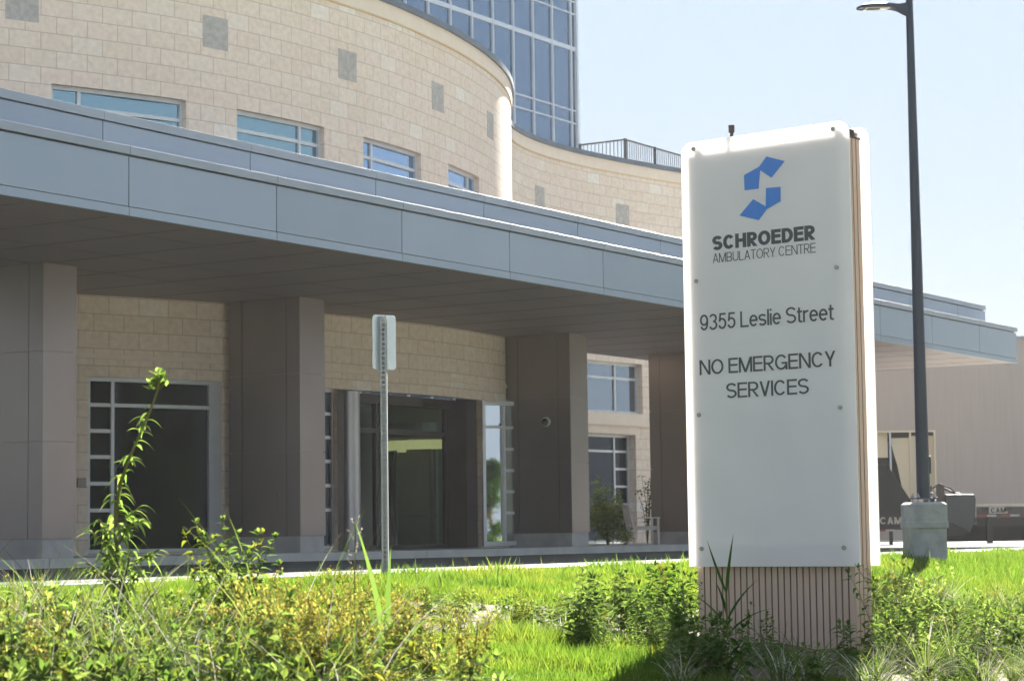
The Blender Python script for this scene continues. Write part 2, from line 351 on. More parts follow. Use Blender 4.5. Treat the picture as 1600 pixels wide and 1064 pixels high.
while t < 90:
    mb.prism([wp(5.88, t+.006, -.6), wp(6.12, t+.006, -.6), wp(6.12, t+2.394, -.6), wp(5.88, t+2.394, -.6)], (0, 0, .225)); t += 2.4
tag(mb.build('lawn_kerb', M['kerb'], bevel=.012), kind='structure')

# ---------------------------------------------------------------- stone building
bld = empty('medical_building', (-6, 45, ZP), 0, 'buff limestone medical building with a curving block wall and strip windows behind the canopy', 'building')
def part(o): return o
# children are kept in world coordinates: parent has only a translation
def bp_(o): o.matrix_parent_inverse = Matrix.Translation((6, -45, -ZP)); return o
UPP, LOP = Plan(UP), Plan(LOW); UJ = 37.0
uw = [(14.86, 17.5), (18.68, 21.1), (22.36, 24.66), (26.0, 27.98)]
ups = [(a, b, 6.1, 7.83) for a, b in uw]
B = []
B.append(ribbon('stone_wall', UPP, 0, UJ, 4.28, 10.35, ups, M['stone'], bld))
WGA, WGB = (41.6, 44.98, 3.42, 4.86), (41.6, 44.62, ZP, 2.8)
B.append(ribbon('stone_wall', UPP, UJ, UPP.len, ZP-.1, 10.35, [WGA, (WGB[0], WGB[1], ZP-.05, WGB[3])], M['stone'], bld, depth=.34))
lops = [(15.72, 18.42, ZP+.02, 2.81), (19.3, 21.42, ZP+.02, 2.81), (21.42, 26.36, ZP-.05, 2.81), (26.36, 29.3, ZP+.02, 2.81)]
B.append(ribbon('stone_wall', LOP, 0, LOP.len, ZP-.1, 4.26, lops, M['stone'], bld, depth=.2))
mb = MB(); cbox(mb, UPP, 0, UPP.len, 10.35, 10.66, -.35, .035); B.append(mb.build('trim_course', M['stone_trim'], bld, fix=True))
mb = MB(); cbox(mb, UPP, 6, UPP.len-6, 10.32, 10.352, .0, .03); B.append(mb.build('stain_line', M['stain'], bld))
mb = MB(); cbox(mb, UPP, 0, UPP.len, 10.66, 10.79, -.45, .085); B.append(mb.build('coping', M['coping_dark'], bld))
mb = MB(); o = [UPP.at(UPP.len*i/150, -.3) for i in range(151)]; mb.add([(*p, 10.3) for p in o]+[(-22, 80, 10.3)], [tuple(range(152))]); B.append(mb.build('roof', M['concrete'], bld, fix=False))
mb = MB(); o = [LOP.at(LOP.len*i/100, -.02) for i in range(101)]; mb.add([(*p, 4.265) for p in o]+[(-22, 56, 4.265)], [tuple(range(102))]); B.append(mb.build('roof', M['concrete'], bld, fix=False))
for (u, v) in ((14.02, 14.62), (17.87, 18.46), (21.55, 22.14), (25.2, 25.79), (28.7, 29.26), (39.58, 40.18), (43.88, 44.5)):
    mb = MB(); cbox(mb, UPP, u, v, 8.86, 9.45, -.05, .006, .1); B.append(mb.build('accent_stone', M['accent'], bld))
tr = lambda a, b, z: [(z, a+.07, b-.07)]
for (a, b), mu, g in zip(uw, ([15.42], [20.48], [22.8], [27.5]), ('glass_teal', 'glass_teal', 'glass_blue', 'glass_blue')):
    B.append(window(UPP, a, b, 6.1, 7.83, mu, tr(a, b, 7.47), M[g], bld, depth=.15))
# stepped lintel line above the ground floor openings, then the wing's sill
for z0, z1, p in ((2.81, 3.12, .012), (3.12, 3.2, .05)):
    mb = MB(); cbox(mb, LOP, 15.3, 30.2, z0, z1, -.02, p)
    if z0 > 3: B.append(mb.build('string_course', M['stone_trim'], bld))
for (a, b, z0, z1, p) in ((41.4, 45.12, 3.05, 3.38, .09), (41.4, 44.75, 2.83, 3.05, .03)):
    mb = MB(); cbox(mb, UPP, a, b, z0, z1, -.3, p); B.append(mb.build('sill', M['stone_trim'], bld))
B.append(window(UPP, *WGA, [43.95], [(4.42, 41.67, 44.9)], M['glass_mid'], bld, depth=.24))
zz = [2.33, 1.83, 1.33, .83, .33]
B.append(window(UPP, WGB[0], WGB[1], ZP, 2.8, [43.95], [(2.33, 41.67, 44.55)]+[(z, 43.98, 44.55) for z in zz[1:]], M['glass_dark'], bld, depth=.3))
B.append(window(LOP, 15.72, 18.42, ZP+.03, 2.81, [16.22], [(2.33, 15.79, 18.15)]+[(z, 15.79, 16.19) for z in (1.88, 1.43, .97, .51)], M['glass_dark'], bld, depth=.13, jamb=(0, .2)))
B.append(window(LOP, 19.3, 21.42, ZP+.03, 2.81, [20.98], [(2.33, 19.4, 21.36)]+[(z, 21.0, 21.36) for z in (1.88, 1.43, .97, .51)], M['glass_dark'], bld, depth=.13, fm=M['silver']))
# flat glazed bay right of the entrance, turned a little towards the drive
BA, BD = Vector((-.83, 46.85, 0)), Vector((.83, .558, 0)); BN = Vector((BD.y, -BD.x, 0))
def bay(mb, a, b, z0, z1, o0, o1): return mb.obox(BA, BD, BN, (a, o0, z0), (b, o1, z1))
mb = MB(); bay(mb, .0, .075, ZP+.03, 2.83, -.1, .34); bay(mb, .075, 2.2, 2.74, 2.83, -.1, .06); bay(mb, .075, 2.2, ZP+.03, ZP+.13, -.1, .06); bay(mb, .72, .77, ZP+.131, 2.719, -.1, .05); bay(mb, .076, .719, 2.25, 2.31, -.1, .045)
for z in (2.24, 1.78, 1.33, .88, .43): bay(mb, .771, 2.2, z, z+.06, -.1, .045)
bay_f = mb.build('window', M['frame'], bld); B.append(bay_f)
for a, b in ((.076, .719), (.771, 2.2)):
    mb = MB(); q = [BA+BD*a, BA+BD*b]; mb.add([(*q[0][:2], ZP+.1), (*q[1][:2], ZP+.1), (*q[1][:2], 2.75), (*q[0][:2], 2.75)], [(0, 1, 2, 3)]); mb.build('pane', M['glass_clear_sky'], bay_f, fix=False)
# entrance: dark portal, round column, glazed screen, revolving door behind
mb = MB()
cbox(mb, LOP, 21.42, 21.74, ZP+.01, 2.8, -.62, -.12); cbox(mb, LOP, 25.86, 26.35, ZP+.01, 2.8, -.62, -.1); cbox(mb, LOP, 21.75, 25.85, 2.62, 2.8, -.8, -.5)
B.append(mb.build('entrance_portal', M['darkmetal'], bld))
mb = MB(); cx, cy = LOP.at(22.05, -.26); mb.tube([(cx, cy, ZP+.003), (cx, cy, 2.795)], .215, 28); B.append(mb.build('round_column', M['silver'], bld, smooth=True))
mb = MB()
for u in (22.36, 23.2, 25.8): cbox(mb, LOP, u-.035, u+.035, ZP+.01, 2.619, -.62, -.52)
cbox(mb, LOP, 22.4, 25.76, 2.03, 2.13, -.615, -.53); cbox(mb, LOP, 22.4, 25.76, ZP+.01, ZP+.09, -.615, -.53)
scr = mb.build('glazed_screen', M['darkmetal'], bld); B.append(scr)
mb = MB(); cbox(mb, LOP, 22.4, 25.78, ZP+.05, 2.615, -.575, -.567); mb.build('pane', M['glass_green'], scr)
cx, cy = -1.75, 47.3; rr = .92; rv = MB()
def ring(mb, z0, z1, r0, r1, a0=0, a1=2*math.pi, n=40):
    b = []; fs = []
    for i in range(n+1):
        a = a0+(a1-a0)*i/n; c, s = math.cos(a), math.sin(a); b += [(cx+r0*c, cy+r0*s, z0), (cx+r1*c, cy+r1*s, z0), (cx+r1*c, cy+r1*s, z1), (cx+r0*c, cy+r0*s, z1)]
    for i in range(n):
        for j in range(4): fs.append((i*4+j, i*4+(j+1) % 4, i*4+4+(j+1) % 4, i*4+4+j))
    mb.add(b, fs)
ring(rv, 2.06, 2.36, rr-.06, rr+.04)
for k in range(3):
    a = R(40+120*k); c, s = math.cos(a), math.sin(a)
    rv.obox((cx, cy, 0), (c, s), (-s, c), (rr-.12, -.03, ZP+.02), (rr-.06, .03, 1.97)); rv.obox((cx, cy, 0), (c, s), (-s, c), (.06, -.02, .4), (rr-.13, .02, .46)); rv.obox((cx, cy, 0), (c, s), (-s, c), (.06, -.02, ZP+.02), (rr-.13, .02, ZP+.12))
rv.tube([(cx, cy, ZP+.01), (cx, cy, 1.97)], .05, 12)
rvd = rv.build('revolving_door', M['silver'], bld); B.append(rvd)
mb = MB()
for a0, a1 in ((R(150), R(215)), (R(-20), R(45))): ring(mb, ZP+.02, 1.97, rr-.015, rr, a0, a1, 14)
mb.build('pane', M['glass_green'], rvd)
lm = mat('warm lit ring', (.7, .66, .35), .5); P(lm).inputs['Emission Color'].default_value = (1, .92, .42, 1); P(lm).inputs['Emission Strength'].default_value = .065
mb = MB(); ring(mb, 1.8, 2.0, rr+.012, rr+.035); mb.build('light_ring', lm, rvd)
M['interior'] = noisy('dim lobby wall', (.36, .37, .36), (.46, .46, .43), .6, .7)
mb = MB(); A, Bp = LOP.at(20.5, -.75), LOP.at(27.2, -.75); A2, B2 = LOP.at(20.5, -5.2), LOP.at(27.2, -5.2)
mb.add([(*A, ZP), (*Bp, ZP), (*B2, ZP), (*A2, ZP), (*A, 2.82), (*Bp, 2.82), (*B2, 2.82), (*A2, 2.82)], [(4, 5, 6, 7), (1, 2, 6, 5), (2, 3, 7, 6), (3, 0, 4, 7)])
B.append(mb.build('lobby_shell', M['interior'], bld, fix=False))
mb = MB(); cbox(mb, LOP, 15.5, 15.66, .9, 1.06, -.02, .06); B.append(mb.build('intercom', M['column'], bld, bevel=.01))
for o in B: bp_(o)

# ---------------------------------------------------------------- entrance canopy
can = empty('entrance_canopy', wp(-4, 14, ZP), 0, 'long two tier blue grey metal canopy on taupe clad columns', 'canopy')
cinv = Matrix.Translation(Vector(wp(-4, 14, ZP))).inverted()
C_ = []
ZS, ZL, ZT = 4.22, 5.13, 5.69; T0, T1 = -14.0, 35.75
mb = MB(); mb.prism([wp(-.03, T0+.03, ZS), wp(-.03, T1-.03, ZS), wp(-6.78, T1-.03, ZS), wp(-6.78, 23.2, ZS), wp(-9.5, 23.2, ZS), wp(-9.5, T0+.03, ZS)][::-1], (0, 0, .12))
M['soffit_seam'] = M['soffit']; C_.append(mb.build('soffit', M['soffit'], can))
mb = MB(); k = T0+.8
while k < T1-.5:
    mb.prism([wp(-.3, k, ZS-.004), wp(-.3, k+.012, ZS-.004), wp(-6.6, k+.012, ZS-.004), wp(-6.6, k, ZS-.004)], (0, 0, .006)); k += 1.54
for o in (-1.2, -3.0, -4.6):
    mb.prism([wp(o, T0+.1, ZS-.003), wp(o+.015, T0+.1, ZS-.003), wp(o+.015, T1-.2, ZS-.003), wp(o, T1-.2, ZS-.003)], (0, 0, .005))
C_.append(mb.build('soffit_seams', mat('shadow gap', (.19, .165, .165), .8), can))
mb = MB(); mb.prism([wp(-.06, T0+.06, ZS+.12), wp(-.06, T1-.06, ZS+.12), wp(-6.7, T1-.06, ZS+.12), wp(-6.7, T0+.06, ZS+.12)], (0, 0, ZL-ZS-.2))
mb.prism([wp(-.66, T0+.6, ZL-.1), wp(-.66, T1-.66, ZL-.1), wp(-6.1, T1-.66, ZL-.1), wp(-6.1, T0+.6, ZL-.1)], (0, 0, ZT-ZL+.08)); C_.append(mb.build('canopy_core', M['darkmetal'], can))
def fpanel(o0, o1, t0, t1, z0, z1, mt='fascia', name='fascia_panel', bev=.006):
    mb = MB(); mb.prism([wp(o0, t0, z0), wp(o1, t0, z0), wp(o1, t1, z0), wp(o0, t1, z0)], (0, 0, z1-z0)); C_.append(mb.build(name, M[mt], can, bevel=bev))
def joints(first, step, a, b):
    js = [a]+[first+step*k for k in range(-12, 20) if a+.3 < first+step*k < b-.3]+[b]; return list(zip(js[:-1], js[1:]))
for a, b in joints(2.28, 3.08, T0, T1):
    fpanel(-.055, 0, a+.008, b-.008, ZS+.115, ZL-.135); fpanel(-.05, .008, a+.004, b-.004, ZS-.012, ZS+.105, 'fascia', 'fascia_trim'); fpanel(-.6, .03, a+.003, b-.003, ZL-.115, ZL, 'trim_metal', 'coping')
for a, b in joints(2.43, 3.08, T0+.6, T1-.6):
    fpanel(-.65, -.6, a+.007, b-.007, ZL+.005, ZT-.135); fpanel(-1.0, -.575, a+.003, b-.003, ZT-.12, ZT, 'trim_metal', 'coping')
# far end of the canopy
def epanel(o0, o1, t0, t1, z0, z1, mt, name): fpanel(o0, o1, t0, t1, z0, z1, mt, name)
for a, b in ((-6.75, -4.6), (-4.6, -2.3), (-2.3, -.06)):
    fpanel(a+.008, b-.008, T1-.055, T1, ZS+.115, ZL-.135); fpanel(a+.004, b-.004, T1-.05, T1+.008, ZS-.012, ZS+.105, 'fascia', 'fascia_trim'); fpanel(a, b, T1-.6, T1+.03, ZL-.115, ZL-.002, 'trim_metal', 'coping')
    fpanel(a*.87-.64, b*.87-.64, T1-.65, T1-.6, ZL+.005, ZT-.135); fpanel(a*.87-.64, b*.87-.64, T1-1.0, T1-.575, ZT-.12, ZT-.002, 'trim_metal', 'coping')
# columns
for k, t in enumerate((-1.05, 5.17, 11.46, 20.65, 26.95)):
    o1, o0, t0, t1 = -4.36, -5.96, t, t+.72; g = .006; mb = MB()
    mb.prism([wp(o0+.03, t0+.03, ZP), wp(o1-.03, t0+.03, ZP), wp(o1-.03, t1-.03, ZP), wp(o0+.03, t1-.03, ZP)], (0, 0, ZS-ZP))
    for z0, z1 in ((.02, 1.5), (1.5, 2.87), (2.87, ZS+.0)):
        for a, b in ((o0, o0+.3), (o0+.3, o1-.3), (o1-.3, o1)):
            for tt in (t0, t1-.035):
                mb.prism([wp(a+(g if a > o0 else 0), tt, z0+g), wp(b-(g if b < o1 else 0), tt, z0+g), wp(b-(g if b < o1 else 0), tt+.035, z0+g), wp(a+(g if a > o0 else 0), tt+.035, z0+g)], (0, 0, z1-z0-2*g))
        for oo in (o0, o1-.034):
            mb.prism([wp(oo, t0+.036, z0+g), wp(oo+.034, t0+.036, z0+g), wp(oo+.034, t1-.036, z0+g), wp(oo, t1-.036, z0+g)], (0, 0, z1-z0-2*g))
    col = mb.build('column', M['column'], can); C_.append(col)
    mb = MB(); mb.prism([wp(o0+.02, t0+.02, ZP-.02), wp(o1-.02, t0+.02, ZP-.02), wp(o1-.02, t1-.02, ZP-.02), wp(o0+.02, t1-.02, ZP-.02)], (0, 0, .02-ZP+.02))
    mb.build('plinth', M['plinth'], col)
    if k == 2:
        mb = MB(); mb.prism([wp(o1-.95, t0-.012, .4), wp(o1-.5, t0-.012, .4), wp(o1-.5, t0, .4), wp(o1-.95, t0, .4)], (0, 0, .42)); mb.build('access_plate', M['column'], col)
for o in C_: o.matrix_parent_inverse = cinv

# dome camera on the third visible column
cb = wp(-4.95, 20.65, 2.36)
dc = empty('security_camera', cb, 0, 'small pale dome camera fixed to the broad dark column face beside the entrance', 'camera')
mb = MB(); f = Vector((-D[0], -D[1], 0)); mb.tube([f*0, f*.05, f*.055], [.10, .10, .085], 20); mb.build('housing', M['dome'], dc, smooth=True)
mb = MB(); mb.tube([f*.05, f*.09+Vector((0, 0, -.02)), f*.12+Vector((0, 0, -.03)), f*.135+Vector((0, 0, -.035))], [.08, .07, .045, .01], 16); mb.build('dome', M['domeglass'], dc, smooth=True)

# ---------------------------------------------------------------- terrace railing
rl = empty('terrace_railing', (3.405, 64.6, 10.3), 0, 'thin charcoal railing with upright balusters on the stone roof edge left of the sign', 'railing')
def seg(P, Q, nb, posts):
    P, Q = Vector(P), Vector(Q); v = Q-P; Ln = v.length; ax = v/Ln; ay = Vector((-ax.y, ax.x, 0)); HR = 1.2
    for z in (HR, .08): mb = MB(); mb.obox(P, ax, ay, (0, -.022, z), (Ln, .022, z+.045)); mb.build('rail', M['railmetal'], rl)
    for p in posts: mb = MB(); mb.obox(P, ax, ay, (p*Ln-.035, -.035, 0), (p*Ln+.035, .035, HR+.06)); mb.build('post', M['railmetal'], rl)
    mb = MB()
    for i in range(1, nb): mb.obox(P, ax, ay, (Ln*i/nb-.008, -.008, .125), (Ln*i/nb+.008, .008, HR-.001))
    mb.build('balusters', M['railmetal'], rl)
seg((0, 0, 0), (-1.3, .83, 0), 12, (1,)); seg((0, 0, 0), (.5373*9, .8434*9, 0), 68, (0, .2, .4, .6, .8, 1))
rl2 = empty('terrace_railing', UPP.at(24, -1.6)+(10.3,), 0, 'short length of charcoal railing behind the drum coping in front of the glass tower', 'railing')
A = Vector((*UPP.at(21.5, -1.5), 10.3)); O = Vector(rl2.location); rl_ = rl; rl = rl2
seg(A-O, Vector((*UPP.at(25.3, -1.5), 10.3))-O, 26, (0, .5, 1)); rl = rl_

# ---------------------------------------------------------------- glass tower
TX, TY = 2.95, 92.0
tw = empty('glass_tower', (TX, TY, -.44), 0, 'tall blue glass curtain wall tower rising behind the stone drum', 'building')
def tp(a, b, z): return (-D[0]*a-NN[0]*b, -D[1]*a-NN[1]*b, z+.44)
H = 31.0; WID = 30.0
mb = MB(); mb.prism([tp(.12, .12, -.44), tp(WID, .12, -.44), tp(WID, 22, -.44), tp(.12, 22, -.44)], (0, 0, H)); mb.build('glass_wall', M['glass_tower'], tw)
def tb(name, a0, a1, b0, b1, z0, z1, mt='white_metal'): mb = MB(); mb.prism([tp(a0, b0, z0), tp(a1, b0, z0), tp(a1, b1, z0), tp(a0, b1, z0)], (0, 0, z1-z0)); return mb.build(name, M[mt], tw)
tb('corner_post', 0, .13, 0, .13, -.4, H-.5)
for i in range(20): tb('mullion', .5+1.5*i-.035, .5+1.5*i+.035, .03, .14, -.4, H-.6)
for k in range(-4, 4):
    for z, hh in ((17.06, .05), (17.59, .05), (20.16, .17)):
        z += 4.65*k
        if 0 < z < H-1: tb('transom', .14, WID, .045, .135, z, z+hh)
tb('parapet', 0, WID, 0, 22, H-.44, H, 'trim_metal')

# ---------------------------------------------------------------- concrete building on the right
cbd = empty('concrete_building', (25, 85, -.44), 0, 'low ribbed brown grey concrete building at the right edge', 'building')
def lb(name, x0, x1, y0, y1, z0, z1, mt, par=None, mt_is=False):
    mb = MB(); mb.box((x0-25, y0-85, z0+.44), (x1-25, y1-85, z1+.44)); return mb.build(name, mt if mt_is else M[mt], par or cbd)
WX0, WX1, WZ0, WZ1 = 12.6, 16.15, 1.0, 3.77
lb('wall', 9, WX0, 85, 108, -.44, 7.24, 'ribbed'); lb('wall', WX1, 46, 85, 108, -.44, 7.24, 'ribbed'); lb('wall', WX0, WX1, 85, 108, WZ1, 7.24, 'ribbed'); lb('wall', WX0, WX1, 85, 108, -.44, WZ0, 'ribbed')
lb('parapet_cap', 8.95, 46.05, 84.95, 108, 7.24, 7.34, 'trim_metal')
M['joint'] = mat('pale joint sealant', (.34, .31, .30), .9)
for x in (12.3, 16.15, 19.12, 22.1, 25.1, 28): lb('panel_joint', x, x+.05, 84.992, 85.0, WZ1 if x < 16 else -.44, 7.2 if x > 13 else 5.6, 'joint')
wf = lb('window', WX0, WX1, 84.97, 85.02, WZ1-.07, WZ1, 'beige')
for x in (WX0, 14.38, 15.15, WX1-.07): lb('frame_bar', x, x+.07, 84.975, 85.03, WZ0, WZ1-.071, 'beige' if x > 15 or x < 13 else 'white_metal', wf)
wf2 = MB(); wf2.box((WX0-25, .35, WZ0+.44), (WX1-25, .36, WZ1+.44)); wf2.build('pane', clear_glass('clear window glass', (.8, .85, .85)), wf)
lb('blind', 13.0, 14.35, 85.2, 85.24, 2.75, WZ1, 'beige', wf); lb('blind', 15.18, WX1, 85.2, 85.24, WZ0, WZ1-.2, 'beige', wf)
mb = MB(); mb.prism([(14.42-25, .2, 3.94), (15.17-25, .2, 3.94), (15.17-25, .2, 1.5), (14.95-25, .2, 1.5), (14.7-25, .2, 2.9)], (0, .03, 0)); mb.build('curtain', M['beige'], wf)
lb('window_sill', WX0-.05, WX1+.05, 84.9, 85, WZ0-.12, WZ0, 'beige')

# ---------------------------------------------------------------- pylon sign
SA, SB = Vector((.777, -.629, 0)), Vector((.629, .777, 0))      # along the front to the right, and into the sign
SO = Vector((1.338, 16.3, 0)); CW, CD = 1.309, .222
def acrylic():
    mt = mat('milky acrylic sheet', (.80, .80, .80), .18); p = P(mt); out = mt.node_tree.nodes['Material Output']
    tr = N(mt, 'ShaderNodeBsdfTranslucent'); tr.inputs[0].default_value = (.92, .90, .86, 1); mx = N(mt, 'ShaderNodeMixShader'); mx.inputs[0].default_value = .36
    p.inputs['Roughness'].default_value = .12
    tc = N(mt, 'ShaderNodeTexCoord'); nz = N(mt, 'ShaderNodeTexNoise'); nz.inputs['Scale'].default_value = 2.2; nz.inputs['Detail'].default_value = 4; L(mt, tc.outputs['Object'], nz.inputs['Vector'])
    r = ramp(mt, [(.3, (.70, .68, .745)), (.7, (.76, .74, .80))]); L(mt, nz.outputs[0], r.inputs[0]); L(mt, r.outputs[0], p.inputs['Base Color'])
    n2 = N(mt, 'ShaderNodeTexNoise'); n2.inputs['Scale'].default_value = 3; L(mt, tc.outputs['Object'], n2.inputs['Vector'])
    bp = N(mt, 'ShaderNodeBump'); bp.inputs['Distance'].default_value = .004; bp.inputs['Strength'].default_value = .4; L(mt, n2.outputs[0], bp.inputs['Height']); L(mt, bp.outputs[0], p.inputs['Coat Normal'])
    p.inputs['Coat Weight'].default_value = .5; p.inputs['Coat Roughness'].default_value = .03
    L(mt, p.outputs[0], mx.inputs[1]); L(mt, tr.outputs[0], mx.inputs[2]); L(mt, mx.outputs[0], out.inputs[0]); return mt
M['acrylic'] = acrylic()
gz = ground(*(SO+SA*.65)[:2]); 
sg = empty('pylon_sign', (SO.x, SO.y, gz), 0, 'tall white acrylic panel sign with blue emblem on a slatted wood tone base', 'sign')
sinv = Matrix.Translation(-Vector((SO.x, SO.y, gz)))
def sp(s, b, z): return tuple(SO+SA*s+SB*b+Vector((0, 0, z)))
def sbox(mb, s0, s1, b0, b1, z0, z1): return mb.prism([sp(s0, b0, z0), sp(s1, b0, z0), sp(s1, b1, z0), sp(s0, b1, z0)], (0, 0, z1-z0))
S_ = []
mb = MB(); sbox(mb, .012, CW-.012, .012, CD-.012, gz-.25, 2.76); S_.append(mb.build('core', M['core'], sg))
mb = MB(); k = 25; st = CW/k
for i in range(k):
    sbox(mb, i*st+.006, (i+1)*st-.006, 0, .012, gz-.15, 2.765); sbox(mb, i*st+.006, (i+1)*st-.006, CD-.012, CD, gz-.15, 2.765)
k2 = 4; s2 = CD/k2
for i in range(k2):
    a, b = i*s2+.006, (i+1)*s2-.006
    if i == 0: a = .0005
    for e0, e1 in ((-.002, .012), (CW-.012, CW+.002)): sbox(mb, e0, e1, a, b, gz-.15, 2.765)
S_.append(mb.build('slat_cladding', M['slat'], sg))
mb = MB(); sbox(mb, -.004, CW+.004, -.004, CD+.004, 2.766, 2.782); S_.append(mb.build('top_cap', M['darkmetal'], sg))
def panel(b0, b1, s0, s1, z0, z1, r):
    pts = [(s0, z0), (s1, z0)]
    for cx_, a0 in ((s1-r, 0), (s0+r, 90)):
        pts += [(cx_+r*math.cos(R(a0+j*10)), z1-r+r*math.sin(R(a0+j*10))) for j in range(10)]
    mb = MB(); ex = SB*(b1-b0); mb.prism([sp(s, b0, z) for s, z in pts], tuple(ex)); o = mb.build('acrylic_panel', M['acrylic'], sg, bevel=.003); S_.append(o); return o
fp = panel(-.052, -.038, -.046, 1.382, -.25, 2.868, .085); fp['label'] = 'front panel with lettering'
bpn = panel(CD+.038, CD+.052, -.06, 1.358, -.25, 2.868, .085)
for b0, b1 in ((-.06, 0), (CD, CD+.058)):
    for s in (.07, 1.258):
        for z in (2.815, 1.835, .852, -.12):
            if z > 2.76:   # top standoffs fix to small tabs on the core
                mb = MB(); sbox(mb, s-.02, s+.02, .02, CD-.02, 2.75, 2.84); S_.append(mb.build('bracket', M['darkmetal'], sg))
            A = Vector(sp(s, b0, z)); Bv = Vector(sp(s, b1 if z < 2.76 else (.02 if b1 == 0 else b1), z)); mb = MB(); mb.tube([A, A+(Bv-A)*.2, A+(Bv-A)*.201, Bv], [.016, .016, .008, .008] if b0 < 0 else [.008, .008, .016, .016], 12); S_.append(mb.build('bolt', M['bolt'], sg))
mb = MB(); mb.tube([sp(.3, .11, 2.78), sp(.3, .11, 2.93), sp(.3, .11, 2.931), sp(.3, .11, 2.985)], [.012, .012, .022, .022], 10); S_.append(mb.build('lifting_stud', M['core'], sg))
# grotesque lettering drawn stroke by stroke; every stroke is a flat piece of vinyl of real thickness
def arc_(cx, cy, rx, ry, a0, a1, n=14): return [(cx+rx*math.cos(R(a0+(a1-a0)*i/n)), cy+ry*math.sin(R(a0+(a1-a0)*i/n))) for i in range(n+1)]
def stroke_poly(pts, w):
    lft, rgt = [], []; n = len(pts)
    for i, p in enumerate(pts):
        q0, q1 = pts[max(i-1, 0)], pts[min(i+1, n-1)]
        if 0 < i < n-1:
            d0 = Vector((p[0]-q0[0], p[1]-q0[1])).normalized(); d1 = Vector((q1[0]-p[0], q1[1]-p[1])).normalized(); t = (d0+d1).normalized(); k = 1/max(.35, t.dot(d0))
        else: t = Vector((q1[0]-q0[0], q1[1]-q0[1])).normalized(); k = 1
        nx, ny = -t.y*w/2*k, t.x*w/2*k; lft.append((p[0]+nx, p[1]+ny)); rgt.append((p[0]-nx, p[1]-ny))
    return lft, rgt
def glyph(c, w):
    """returns advance width, list of ('s', points) strokes and ('q', four corners) slanted bars; cap height 1"""
    e = w/2; S = lambda *p: ('s', list(p)); out = []; x = .73   # x-height
    def sl(x0, y0, x1, y1, k=1.08): h = w*k/2; return ('q', [(x0-h, y0), (x0+h, y0), (x1+h, y1), (x1-h, y1)])
    def sbody(W, H, t0=24, t1=204, rx=None):
        ry = (H-w)/4; rx = W/2-e; return [('s', arc_(W/2, H-e-ry, rx, ry, t0, 262, 16)+arc_(W/2, e+ry, rx, ry, 82, -(t1-24)+24, 16))]
    if c == ' ': return .21, []
    if c == 'S': W = .66; return W, sbody(W, 1, 22, 202)
    if c == 's': W = .52; return W, sbody(W, x, 24, 202)
    if c in 'CG':
        W = .74 if c == 'C' else .77; out = [('s', arc_(W/2, .5, W/2-e, .5-e, 38, 322 if c == 'C' else 300, 30))]
        if c == 'G': out = [('s', arc_(W/2, .5, W/2-e, .5-e, 36, 330, 30)), S((W-e, .0), (W-e, .5)), S((W*.55, .5-e), (W-w, .5-e))]
        return W, out
    if c == 'O': W = .79; return W, [('s', arc_(W/2, .5, W/2-e, .5-e, 0, 360, 40))]
    if c == 'H': W = .71; return W, [S((e, 0), (e, 1)), S((W-e, 0), (W-e, 1)), S((w, .52), (W-w, .52))]
    if c == 'E': W = .61; return W, [S((e, 0), (e, 1)), S((w, 1-e), (W, 1-e)), S((w, .53), (W-.03, .53)), S((w, e), (W, e))]
    if c == 'L': W = .55; return W, [S((e, 0), (e, 1)), S((w, e), (W, e))]
    if c == 'T': W = .60; return W, [S((0, 1-e), (W, 1-e)), S((W/2, 0), (W/2, 1-w))]
    if c == 'I': return w, [S((e, 0), (e, 1))]
    if c == 'D': W = .71; r = .5-e; return W, [S((e, 0), (e, 1)), ('s', [(w, 1-e)]+arc_(W-e-r*.8, .5, r*.8, r, 90, -90, 20)+[(w, e)])]
    if c in 'RB':
        W = .66; y0 = .47; r = (1-e-y0)/2; bx = W-e-r-.02
        out = [S((e, 0), (e, 1)), ('s', [(w, 1-e)]+arc_(bx, (1-e+y0)/2, r, r, 90, -90, 16)+[(w, y0)])]
        if c == 'R': out.append(('q', [(bx-.03-w*.55, y0-e), (bx-.03+w*.55, y0-e), (W+w*.05, 0), (W-w*1.1, 0)]))
        else: r2 = (y0-e)/2; out.append(('s', [(w, e)]+arc_(W-e-r2, e+r2, r2, r2, -90, 84, 16)+[(W-e-r2-.04, y0-.002)]))
        return W, out
    if c == 'U': W = .70; r = W/2-e; return W, [('s', [(e, 1)]+arc_(W/2, e+r, r, r, 180, 360, 20)+[(W-e, 1)])]
    if c == 'A': W = .70; return W, [sl(W/2-w*.02, 1, w*.56, 0), sl(W/2+w*.02, 1, W-w*.56, 0), S((W*.24, .31), (W*.76, .31))]
    if c == 'V': W = .66; return W, [sl(w*.56, 1, W/2, 0), sl(W-w*.56, 1, W/2, 0)]
    if c == 'Y': W = .66; return W, [sl(w*.58, 1, W/2, .40), sl(W-w*.58, 1, W/2, .40), S((W/2, 0), (W/2, .46))]
    if c == 'N': W = .71; return W, [S((e, 0), (e, 1)), S((W-e, 0), (W-e, 1)), sl(w*.62, 1, W-w*.62, 0)]
    if c == 'M': W = .85; return W, [S((e, 0), (e, 1)), S((W-e, 0), (W-e, 1)), sl(w*.62, 1, W/2, 0, 1.05), sl(W-w*.62, 1, W/2, 0, 1.05)]
    if c == '9': W = .56; r = W/2-e; cy = 1-e-.30; return W, [('s', arc_(W/2, cy, r, .30, 0, 360, 26)), ('s', [(W-e, cy)]+arc_(W/2, .42, r, .42-e, 0, -150, 18))]
    if c == '3': W = .56; r = W/2-e; return W, [('s', arc_(W/2, 1-e-.215, r*.92, .215, 160, -90, 18)), ('s', arc_(W/2, e+(.57-2*e)/2+.0, r, (.57-w)/2+.012, 90, -160, 18))]
